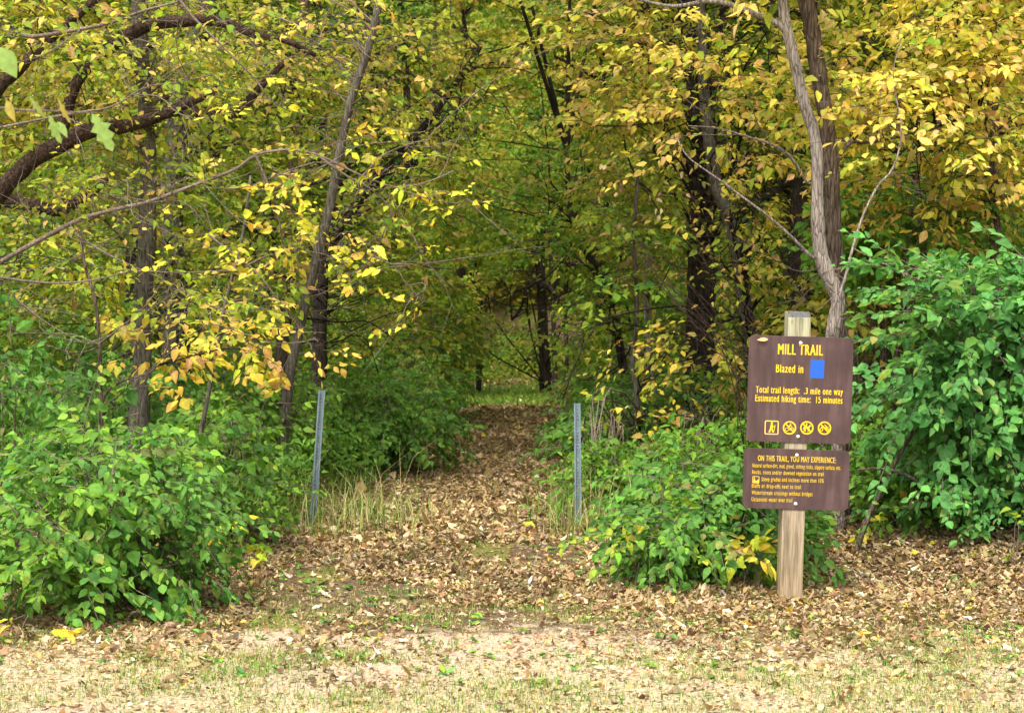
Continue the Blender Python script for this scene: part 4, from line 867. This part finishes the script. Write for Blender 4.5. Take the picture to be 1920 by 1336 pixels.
    blades(M2, 60000, (-3.4, 3.6), (7.0, 12.0), .030, lambda x, y: np.clip(3 * (vnoise(x, y, .3, 17) - .66 - .06 * (y > 9.5)), 0, 1), {'grass': 2, 'green': .7}, 1.1, .003)
    blades(M2, 22000, (-1.9, 2.1), (34, 44), .07, lambda x, y: .8 + 0 * x, {'bright': 2, 'grass': 1}, .5, .014)
    tag(M2.build('grass', M_grass), 'thin short green and straw grass in the bright foreground', 'grass', kind='stuff')
    n = 420; x = r.uniform(-3.3, 3.8, n); y = r.uniform(7.6, 12.5, n); MW = Mesh(); q = 6
    P = np.repeat(np.stack([x, y, gz(x, y) + .012], -1), q, 0) + r.normal(0, .008, (n * q, 3)) * (1, 1, .4); th = r.uniform(0, 2 * pi, n * q)
    D = np.stack([np.cos(th), np.sin(th), r.uniform(.1, .9, n * q)], -1)
    leaves(MW, P, D, norm(np.array((0, -.2, 1.)) + r.normal(0, .3, (n * q, 3))), np.repeat(np.exp(r.normal(0, .35, n)) * .030, q), .011, pick({'cool': 1, 'green': 2, 'bright': 1}, n * q, r), 1)
    tag(MW.build('weeds', M_honey), 'tiny green weeds dotted through the leaf litter and lawn', 'weeds', kind='stuff')
    for lab, (cx, cy, rx, ry), n in [('dry tan grass tufts around the foot of the left post', (-1.45, 14.0, .95, 1.5), 1500), ('dry tan grass tufts around the foot of the right post', (.62, 13.6, .5, 1.2), 1000)]:
        M3 = Mesh(); blades(M3, n, (cx - rx, cx + rx), (cy - ry, cy + ry), .20, lambda x, y: np.exp(-((x - cx) / rx) ** 2 * 2 - ((y - cy) / ry) ** 2 * 2), {'straw': .8, 'grass': 1.4, 'green': 2}, .9, .0035)
        blades(M3, n // 6, (cx - rx * .7, cx + rx * .7), (cy - ry, cy + ry), .36, lambda x, y: np.exp(-((x - cx) / rx) ** 2 * 3), 'straw', .55, .002)
        tag(M3.build('tall_grass', M_grass), lab, 'grass', kind='stuff')
litter()

# ------------------------------------------------------------------ metal posts
def simple(name, col, rough=.5, spec=.4, metal=0., var=.12, scale=30, stretch=(1, 1, 1), bump=0.):
    m, nt, out = nmat(name); L = nt.links.new
    tc = N(nt, 'TexCoord'); mp = N(nt, 'Mapping'); mp.inputs['Scale'].default_value = stretch; L(tc.outputs['Object'], mp.inputs[0])
    n = N(nt, 'TexNoise', Scale=scale, Detail=5.0, Roughness=.6); L(mp.outputs[0], n.inputs['Vector'])
    lo = tuple(c * (1 - var) for c in col); hi = tuple(min(1, c * (1 + var)) for c in col)
    r = ramp(nt, [(.3, lo), (.7, hi)]); L(n.outputs['Fac'], r.inputs[0])
    p = principled(nt, rough, spec, metal); L(r.outputs[0], p.inputs['Base Color'])
    if bump:
        b = N(nt, 'Bump', Strength=bump, Distance=.004); L(n.outputs['Fac'], b.inputs['Height']); L(b.outputs[0], p.inputs['Normal'])
    L(p.outputs[0], out.inputs[0]); return m
M_galv = simple('galvanised_steel', (.17, .22, .26), .5, .5, .4, .25, 40, (1, 1, .3))
def upost(label, pxb, d, H, lean, yaw):
    M = Mesh(); x, y = root_at(pxb, d); z = float(gz(x, y))
    w, dep, fl, t = .028, .020, .012, .003
    prof = [(-w / 2 - fl, 0), (-w / 2, 0), (-w / 2 + .004, dep), (-.0055, dep)]      # left half, hole strip in the middle
    def strip(pts, z0, z1):
        for a, b in zip(pts[:-1], pts[1:]):
            a = np.array(a); b = np.array(b); nrm = np.array((-(b - a)[1], (b - a)[0])); nrm = nrm / np.linalg.norm(nrm) * t
            q = [a, b, b + nrm, a + nrm]
            V = [(p[0], p[1], z0) for p in q] + [(p[0], p[1], z1) for p in q]
            M.add(V, [np.array([(0, 1, 5, 4), (1, 2, 6, 5), (2, 3, 7, 6), (3, 0, 4, 7), (0, 3, 2, 1), (4, 5, 6, 7)])])
    strip(prof, -.3, H); strip([(-a, b) for a, b in prof][::-1], -.3, H)
    zz = .02
    while zz < H: # webs between the punched holes
        strip([(-.0055, dep), (.0055, dep)], zz, min(H, zz + .0165)); zz += .0265
    o = M.build('metal_post', M_galv, None, color=False); o.location = (x, y, z); o.rotation_euler = (0, radians(lean), radians(yaw))
    tag(o, label, 'post', 'steel posts flanking the trail')
upost('leaning perforated steel U channel post left of the trail', 586, 13.6, 1.09, 3.9, 12)
upost('upright perforated steel U channel post right of the trail', 1084, 13.6, .995, -.4, -6)

# ------------------------------------------------------------------ the sign
dS = 9.95; KS = dS / FPX
sx, sy = root_at(1483, dS); sz = 1.6 - (1128 - 612) * KS - .0
def wood():
    m, nt, out = nmat('weathered_wood'); L = nt.links.new
    tc = N(nt, 'TexCoord'); mp = N(nt, 'Mapping'); mp.inputs['Scale'].default_value = (1, 1, .05); L(tc.outputs['Object'], mp.inputs[0])
    n1 = N(nt, 'TexNoise', Scale=90.0, Detail=6.0, Roughness=.6, Distortion=.3); n2 = N(nt, 'TexNoise', Scale=16.0, Detail=3.0)
    n3 = N(nt, 'TexNoise', Scale=3.0, Detail=3.0)
    L(mp.outputs[0], n1.inputs['Vector']); L(mp.outputs[0], n2.inputs['Vector']); L(tc.outputs['Object'], n3.inputs['Vector'])
    a = N(nt, 'Math', operation='MULTIPLY_ADD'); L(n2.outputs['Fac'], a.inputs[0]); a.inputs[1].default_value = .8; L(n1.outputs['Fac'], a.inputs[2])
    sb = N(nt, 'Math', operation='SUBTRACT'); L(a.outputs[0], sb.inputs[0]); sb.inputs[1].default_value = .4
    r = ramp(nt, [(.25, (.12, .10, .075)), (.42, (.22, .185, .135)), (.55, (.32, .27, .20)), (.75, (.40, .35, .275))]); L(sb.outputs[0], r.inputs[0])
    gr = ramp(nt, [(.4, (1, 1, 1)), (.6, (.90, .95, .88))]); L(n3.outputs['Fac'], gr.inputs[0])
    # greyer and greener high up, browner near the soil
    sp_ = N(nt, 'SeparateXYZ'); L(tc.outputs['Object'], sp_.inputs[0])
    hr = N(nt, 'MapRange'); L(sp_.outputs[2], hr.inputs['Value']); hr.inputs['From Min'].default_value = .0; hr.inputs['From Max'].default_value = 1.6
    cr = ramp(nt, [(0, (.95, .82, .70)), (.25, (1, .93, .84)), (.8, (1.0, 1.04, .98)), (1, (1.0, 1.1, 1.0))]); L(hr.outputs[0], cr.inputs[0])
    m1 = N(nt, 'Mix', data_type='RGBA', blend_type='MULTIPLY'); m1.inputs[0].default_value = 1; L(r.outputs[0], m1.inputs[6]); L(gr.outputs[0], m1.inputs[7])
    m2 = N(nt, 'Mix', data_type='RGBA', blend_type='MULTIPLY'); m2.inputs[0].default_value = 1; L(m1.outputs[2], m2.inputs[6]); L(cr.outputs[0], m2.inputs[7])
    # knots
    vo = N(nt, 'TexVoronoi', Scale=5.0); mk = N(nt, 'Mapping'); mk.inputs['Scale'].default_value = (1.6, 1.6, .9); L(tc.outputs['Object'], mk.inputs[0]); L(mk.outputs[0], vo.inputs['Vector'])
    kr = N(nt, 'MapRange'); L(vo.outputs['Distance'], kr.inputs['Value']); kr.inputs['From Min'].default_value = .03; kr.inputs['From Max'].default_value = .07; kr.inputs['To Min'].default_value = .35
    m3 = N(nt, 'VectorMath', operation='SCALE'); L(m2.outputs[2], m3.inputs[0]); L(kr.outputs[0], m3.inputs['Scale'])
    p = principled(nt, .85, .15); L(m3.outputs[0], p.inputs['Base Color'])
    b = N(nt, 'Bump', Strength=.5, Distance=.004); L(n1.outputs['Fac'], b.inputs['Height']); L(b.outputs[0], p.inputs['Normal'])
    L(p.outputs[0], out.inputs[0]); return m
M_wood = wood(); M_endgrain = simple('dark_end_grain', (.075, .075, .072), .9, .1, 0, .5, 60)
def sign_paint():
    m, nt, out = nmat('brown_sign_paint'); L = nt.links.new
    tc = N(nt, 'TexCoord'); n1 = N(nt, 'TexNoise', Scale=5.0, Detail=5.0); n2 = N(nt, 'TexNoise', Scale=260.0, Detail=2.0)
    mp = N(nt, 'Mapping'); mp.inputs['Scale'].default_value = (1, 1, .12); L(tc.outputs['Object'], mp.inputs[0]); n3 = N(nt, 'TexNoise', Scale=26.0, Detail=4.0)
    L(tc.outputs['Object'], n1.inputs['Vector']); L(tc.outputs['Object'], n2.inputs['Vector']); L(mp.outputs[0], n3.inputs['Vector'])
    a = N(nt, 'Math', operation='ADD'); L(n1.outputs['Fac'], a.inputs[0]); L(n3.outputs['Fac'], a.inputs[1])
    r = ramp(nt, [(.34, (.034, .017, .016)), (.5, (.058, .030, .028)), (.64, (.088, .051, .048))])
    h = N(nt, 'Math', operation='MULTIPLY'); L(a.outputs[0], h.inputs[0]); h.inputs[1].default_value = .5; L(h.outputs[0], r.inputs[0])
    # pale scratches and specks
    vr = N(nt, 'TexVoronoi', Scale=22.0); L(tc.outputs['Object'], vr.inputs['Vector'])
    sr = N(nt, 'MapRange'); L(vr.outputs['Distance'], sr.inputs['Value']); sr.inputs['From Min'].default_value = .04; sr.inputs['From Max'].default_value = .07; sr.inputs['To Min'].default_value = .5; sr.inputs['To Max'].default_value = 0
    mx = N(nt, 'Mix', data_type='RGBA'); L(sr.outputs[0], mx.inputs[0]); L(r.outputs[0], mx.inputs[6]); mx.inputs[7].default_value = (.04, .02, .02, 1)
    p = principled(nt, .5, .4); L(mx.outputs[2], p.inputs['Base Color'])
    rr = N(nt, 'MapRange'); L(n3.outputs['Fac'], rr.inputs['Value']); rr.inputs['To Min'].default_value = .38; rr.inputs['To Max'].default_value = .65; L(rr.outputs[0], p.inputs['Roughness'])
    b = N(nt, 'Bump', Strength=.15, Distance=.001); L(n2.outputs['Fac'], b.inputs['Height']); L(b.outputs[0], p.inputs['Normal'])
    L(p.outputs[0], out.inputs[0]); return m
M_sign = sign_paint(); M_yel = simple('yellow_vinyl', (.62, .42, .008), .45, .4, 0, .08, 25)
M_yel2 = simple('faded_yellow_vinyl', (.78, .48, .10), .45, .4, 0, .08, 25)
M_blue = simple('blue_blaze', (.008, .08, .42), .45, .4, 0, .06, 25); M_bolt = simple('zinc_bolt', (.72, .72, .70), .35, .6, .6, .1, 60)

sign = empty('trail_sign', (sx, sy, sz), 'brown trail sign with two panels of yellow lettering on a wooden post', 'sign', None, (0, radians(1.75), 0))
def rbox(w, h, t, r=.0, segs_=8):
    """rounded plate outline -> prism, centred, in x-z, front at y=-t/2"""
    pts = []
    for cx, cz, a0 in ((w / 2 - r, h / 2 - r, 0), (-w / 2 + r, h / 2 - r, 90), (-w / 2 + r, -h / 2 + r, 180), (w / 2 - r, -h / 2 + r, 270)):
        for k in range(segs_ + 1):
            a = radians(a0 + 90 * k / segs_); pts.append((cx + r * cos(a), cz + r * sin(a)))
    return pts
def prism(M, pts, y0, y1):
    n = len(pts); V = [(x, y0, z) for x, z in pts] + [(x, y1, z) for x, z in pts]
    M.v.append(np.array(V)); M.c.append(np.full((2 * n, 3), .5)); b = M.n
    M.f.append(np.array([[b + i for i in range(n)]])); M.m.append(np.zeros(1, int))
    M.f.append(np.array([[b + n + i for i in range(n)][::-1]])); M.m.append(np.zeros(1, int))
    M.f.append(np.array([[b + i, b + n + i, b + n + (i + 1) % n, b + (i + 1) % n] for i in range(n)])); M.m.append(np.zeros(n, int))
    M.n += 2 * n
def bevel(o, w, s=2):
    md = o.modifiers.new('bevel', 'BEVEL'); md.width = w; md.segments = s; md.limit_method = 'ANGLE'
# post (front face at local y = 0)
PW, PD, PH = .132, .138, (1128 - 583) * KS
M = Mesh(); b = PW / 2
V = [(-b, 0, -.35), (b, 0, -.35), (b, PD, -.35), (-b, PD, -.35), (-b, 0, PH - .036), (b, 0, PH - .036), (b, .045, PH), (-b, .045, PH), (b, PD, PH), (-b, PD, PH)]
M.add(V, [np.array([(0, 1, 5, 4), (3, 0, 4, 7)][:1]), np.array([(2, 3, 9, 8)]), np.array([(1, 2, 8, 6, 5)]), np.array([(3, 0, 4, 7, 9)])])
M.add(V, [np.array([(4, 5, 6, 7), (7, 6, 8, 9)])], mi=1)
po = M.build('post', [M_wood, M_endgrain], sign, color=False); 
me = po.data
import bmesh
bm = bmesh.new(); bm.from_mesh(me); bmesh.ops.remove_doubles(bm, verts=bm.verts, dist=1e-5); bmesh.ops.recalc_face_normals(bm, faces=bm.faces); bm.to_mesh(me); bm.free()
bevel(po, .004)
def cpos(px, py):     # photo pixel -> local sign coordinates (undo the lean)
    x = (px - 1483) * KS; z = (1128 - py) * KS; a = radians(-1.75)
    return x * cos(a) + z * sin(a), -x * sin(a) + z * cos(a)
TPL = .004
def panel(cx, cy, w, h, rr):
    x, z = cpos(cx, cy); M = Mesh(); prism(M, rbox(w, h, TPL, rr), 0, TPL)
    o = M.build('sign_panel', M_sign, sign, color=False); o.location = (x, -TPL - .002, z); bevel(o, .0012); return o, x, z
p1, x1, z1 = panel(1499.5, 730, 196 * KS, 199 * KS, 10 * KS)
p2, x2, z2 = panel(1492.5, 898, 199 * KS, 113 * KS, 11 * KS)
tag(p1, 'larger square upper panel reading MILL TRAIL'); tag(p2, 'lower panel listing what you may experience')
_cap = None
def text(panelo, pc, s, px0, px1, pyc, cap_px, mat=None, off=.018, y=-.0006):
    """lettering fitted between two pixels, centred on height pyc of its capitals"""
    global _cap
    cu = bpy.data.curves.new('lettering', 'FONT'); cu.body = s; cu.size = 1; cu.extrude = .0; cu.resolution_u = 3; cu.space_character = 1.16; cu.space_word = 1.1
    ob = bpy.data.objects.new('t', cu); C.objects.link(ob); dg = bpy.context.evaluated_depsgraph_get()
    me = bpy.data.meshes.new_from_object(ob.evaluated_get(dg)); bpy.data.objects.remove(ob); bpy.data.curves.remove(cu)
    n = len(me.vertices); v = np.zeros(n * 3); me.vertices.foreach_get('co', v); v = v.reshape(-1, 3)
    if s != s.upper(): v[:, 1] = np.interp(v[:, 1], [-.3, 0, .49, .72, 1], [-.24, 0, .57, .72, 1])     # tall x-height like the sign's type
    polys = [tuple(p.vertices) for p in me.polygons]; bpy.data.meshes.remove(me)
    wx0, wx1 = v[:, 0].min(), v[:, 0].max(); capu = .70
    X0 = cpos(px0, pyc)[0] - pc[0]; X1 = cpos(px1, pyc)[0] - pc[0]; Z = cpos((px0 + px1) / 2, pyc)[1] - pc[1]
    sc_ = (X1 - X0) / (wx1 - wx0); V = []; F = []
    for k, dx in enumerate((-1, -.33, .33, 1)):       # heavy condensed strokes
        x = X0 + (v[:, 0] - wx0) * sc_ + dx * off * sc_; z = Z + (v[:, 1] / capu - .5) * cap_px * KS
        V.append(np.stack([x, np.full(n, y - .00012 * k), z], -1)); F += [tuple(i + k * n for i in p) for p in polys]
    me = bpy.data.meshes.new('lettering'); me.from_pydata(np.concatenate(V).tolist(), [], F); me.update()
    o = bpy.data.objects.new('lettering', me); C.objects.link(o); o.parent = panelo; me.materials.append(mat or M_yel)
    return o
T1 = (x1, z1); T2 = (x2, z2)
text(p1, T1, 'MILL TRAIL', 1459, 1542, 655, 20, off=.04); text(p1, T1, 'Blazed in', 1455, 1505.5, 691, 14.5, off=.032)
text(p1, T1, 'Total trail length:  .3 mile one way', 1417, 1580, 732, 12, off=.032); text(p1, T1, 'Estimated hiking time:  15 minutes', 1416, 1579, 748, 12, off=.032)
text(p2, T2, 'ON THIS TRAIL, YOU MAY EXPERIENCE:', 1421, 1567, 860, 10.5, off=.024)
for s_, a_, b_, yy, cp in [('Natural surface-dirt, mud, gravel, shifting rocks, slippery surface, etc.', 1410.5, 1576, 874, 7.3), ('Rocks, roots and/or downed vegetation on trail', 1410, 1544, 886, 7.3),
                       ('Steep grades and inclines more than 10%', 1427.5, 1544, 899, 7.3), ('Bluffs or drop-offs next to trail', 1409.5, 1501, 911, 7.3), ('Water/stream crossings without bridges', 1409, 1523, 924, 7.3), ('Occasional water over trail', 1408.5, 1485, 936, 7.3)]:
    text(p2, T2, s_, a_, b_, yy, cp, off=.008)
def shape(name, panelo, pc, cx, cy, draw, mat=M_yel):
    """icon drawn in pixels round (cx, cy); draw gives list of polygons (x right, y down)"""
    ox, oz = cpos(cx, cy); M = Mesh()
    for i, poly in enumerate(draw):
        pts = [(p[0] * KS, -p[1] * KS) for p in poly]
        prism(M, pts, -.0006 - .00012 * (i % 9), -.0001)
    o = M.build(name, mat, panelo, color=False); o.location = (ox - pc[0], 0, oz - pc[1]); return o
def line(a, b, w): 
    a = np.array(a, float); b = np.array(b, float); n = np.array((-(b - a)[1], (b - a)[0])); n = n / (np.linalg.norm(n) + 1e-9) * w / 2
    return [tuple(a - n), tuple(b - n), tuple(b + n), tuple(a + n)]
def disc(c, r, n=14): return [(c[0] + r * cos(2 * pi * k / n), c[1] + r * sin(2 * pi * k / n)) for k in range(n)]
def ring(c, r, w, n=28):
    out = []
    for k in range(n):
        a, b2 = 2 * pi * k / n, 2 * pi * (k + 1) / n
        out.append([(c[0] + (r - w / 2) * cos(a), c[1] + (r - w / 2) * sin(a)), (c[0] + (r + w / 2) * cos(a), c[1] + (r + w / 2) * sin(a)), (c[0] + (r + w / 2) * cos(b2), c[1] + (r + w / 2) * sin(b2)), (c[0] + (r - w / 2) * cos(b2), c[1] + (r - w / 2) * sin(b2))])
    return out
def frame(s_, w, rr=2.5, asp=1):
    pts_o = rbox(2 * s_, 2 * s_ * asp, 0, rr, 4); pts_i = rbox(2 * s_ - 2 * w, 2 * s_ * asp - 2 * w, 0, max(.4, rr - w), 4); n = len(pts_o)
    return [[pts_o[i], pts_o[(i + 1) % n], pts_i[(i + 1) % n], pts_i[i]] for i in range(n)]
shape('blaze_patch', p1, T1, 1532, 691.5, [[(-12.6, -17.5), (13, -17), (12.6, 17.5), (-13, 17)]], M_blue)
shape('hiker_frame', p1, T1, 1446.5, 801, frame(13, 1.7), M_yel2)
shape('hiker_symbol', p1, T1, 1446.5, 801, [disc((0, -8.7), 2), [(-1.6, -6.6), (1.6, -6.6), (2, 0), (-2.4, 0)], line((-.8, -1), (-4.4, 9.4), 2.6), line((0, -1), (2.6, 9.4), 2.4), line((1, -5), (3.2, -1.4), 1.5), line((3, -1.6), (5.2, -1.8), 1.3), line((6.6, -5), (3.6, 9.2), 1.2), line((-1, -5), (-2.4, 0), 1.4)])
prohib = lambda: ring((0, 0), 11.3, 2.7) + [line((-8, -8), (8, 8), 2.6)]
shape('no_bicycle_symbol', p1, T1, 1480, 801.5, prohib() + ring((-5, 3.2), 3.1, 1.1, 14) + ring((5.2, 2.6), 3.1, 1.1, 14) + [disc((1.8, -6), 1.6), line((1.2, -4.6), (-2, -1), 2), line((-2, -1), (1, 1.8), 1.4), line((1, 1.8), (-.2, 4.8), 1.3), line((1.6, -4), (4.6, -2), 1.2), line((4.4, -2.4), (5.2, 2.6), 1)])
shape('no_horse_symbol', p1, T1, 1512.5, 801.5, prohib() + [[(-5.6, -2.6), (4, -2.6), (4.4, 1.6), (-5.2, 1.8)], line((3.4, -.5), (6.2, -5), 2.6), line((5.8, -5), (8, -3), 1.8), line((-4.8, 1), (-5, 7.6), 1.5), line((-3.6, 1), (-1.8, 7.4), 1.4), line((3, 1), (2.2, 7.8), 1.5), line((3.8, 1), (5.8, 5.6), 1.4), disc((-.6, -7.8), 1.4), line((-.6, -6.6), (-.8, -2), 2.4), line((-5.2, -2), (-7, 3), 1.1)])
shape('no_motorbike_symbol', p1, T1, 1545.5, 802, prohib() + ring((-5.6, 3), 2.6, 1.4, 14) + ring((5.6, 3), 2.6, 1.4, 14) + [line((-6.5, -1.8), (-.5, -.6), 2), line((-1, 0), (4, -1), 3), line((4, -2), (5.8, 3), 1.3), line((-.5, -6.2), (3, -4), 1.6), line((2.6, -4.4), (5, -1.6), 1.4), line((5, -2.6), (7.6, -1.8), 1.2)])
shape('grade_frame', p2, T2, 1417, 898.5, frame(6.4, .9, 1.4), M_yel2)
shape('grade_symbol', p2, T2, 1417, 898.5, [[(-4.8, 5.2), (-4.0, -3), (-2.2, -3), (-1, 1.4), (.6, 2.6), (5.2, -1.2), (5.2, 5.2)], disc((-3.2, -4.2), .9, 8)])
for pn, pc, (bx, by) in [(p1, T1, (1501, 643)), (p1, T1, (1496, 818)), (p2, T2, (1494, 853)), (p2, T2, (1491.5, 944))]:
    M = Mesh(); X, Z = cpos(bx, by); rr_ = 3.6 * KS
    th = np.linspace(0, 2 * pi, 18, endpoint=False); rings = [(1.0, 0), (1.0, .15), (.85, .42), (.5, .62)]
    Vb = [(rr_ * a * cos(t), -rr_ * h, rr_ * a * sin(t)) for a, h in rings for t in th] + [(0, -rr_ * .7, 0)]
    F = [(k * 18 + i, k * 18 + (i + 1) % 18, (k + 1) * 18 + (i + 1) % 18, (k + 1) * 18 + i) for k in range(3) for i in range(18)]
    M.add(Vb, [np.array(F), np.array([(54 + i, 54 + (i + 1) % 18, 72) for i in range(18)])])
    o = M.build('bolt', M_bolt, pn, smooth=True, color=False); o.location = (X - pc[0], 0, Z - pc[1])
# dry leaf caught on the upper panel's edge
M = Mesh(); X, Z = cpos(1429, 636)
leaves(M, np.array([[0., 0, 0]]), np.array([[-1., -.1, 0]]), np.array([[0.1, -1, .5]]), .066, .013, np.array([[.55, .33, .16]]), 2, curl=.1)
o = M.build('dry_leaf', M_litter, None); c_, s_ = cos(radians(1.75)), sin(radians(1.75))
o.location = (sx + X * c_ + Z * s_ + .033, sy - .016, sz - X * s_ + Z * c_ - .0)
tag(o, 'curled tan leaf stuck on the upper left corner of the sign', 'leaf')

# two lobed leaves hanging very close at the upper left, on a twig of a tree beside the camera
def near_twig():
    d = 5.2; M = Mesh(); root = empty('near_tree', (*root_at(-500, d), 0), 'twig with big pale lobed leaves hanging close to the camera at upper left', 'tree')
    root.location[2] = float(gz(root.location[0], d)); org = np.array(root.location)
    MT = Mesh(); P = [org - np.array((0, 0, .1)), W(-500, 900, d), W(-480, 400, d), W(-420, 120, d), W(-430, -400, d)]
    tube(MT, smooth_path(P, 30), np.linspace(.05, .03, 30), 12, .08)
    MT.build('trunk', B_grey, root, smooth=True, origin=org)
    MB = Mesh()
    tube(MB, smooth_path([W(-450, 200, d), W(-200, 150, d), W(-60, 190, d), W(20, 205, d), W(90, 208, d), W(180, 212, d)], 24), np.linspace(.012, .0015, 24), 6)
    tube(MB, smooth_path([W(-200, 150, d), W(-80, 90, d), W(-5, 85, d)], 12), np.linspace(.005, .0015, 12), 5)
    MB.build('branches', B_twig, root, smooth=True, origin=org)
    L = Mesh(); G1 = (.19, .28, .07); G2 = (.32, .26, .06)
    def one(a, b, wd, lod, col, nrm):
        A_, B_ = W(a[0], a[1], d), W(b[0], b[1], d - .02); leaves(L, A_[None], (B_ - A_)[None], np.array([nrm]), np.linalg.norm(B_ - A_), wd * d / FPX * .5, np.array([col]), lod, fold=.15, curl=.12)
    one((172, 212), (212, 280), 44, 3, G1, (.25, -1, .5)); one((-10, 88), (32, 142), 46, 2, G1, (.3, -1, .6))
    one((56, 180), (82, 222), 20, 3, (.24, .28, .08), (-.9, -.8, .3)); one((108, 182), (128, 232), 20, 3, G2, (-.8, -.7, .3)); one((92, 215), (112, 268), 26, 3, (.18, .26, .06), (-.3, -1, .4)); one((108, 228), (126, 256), 16, 2, G1, (.3, -1, .3)); one((12, 188), (26, 228), 20, 2, G2, (-.4, -1, .2))
    L.build('crown', M_leaf, root, origin=org)
near_twig()
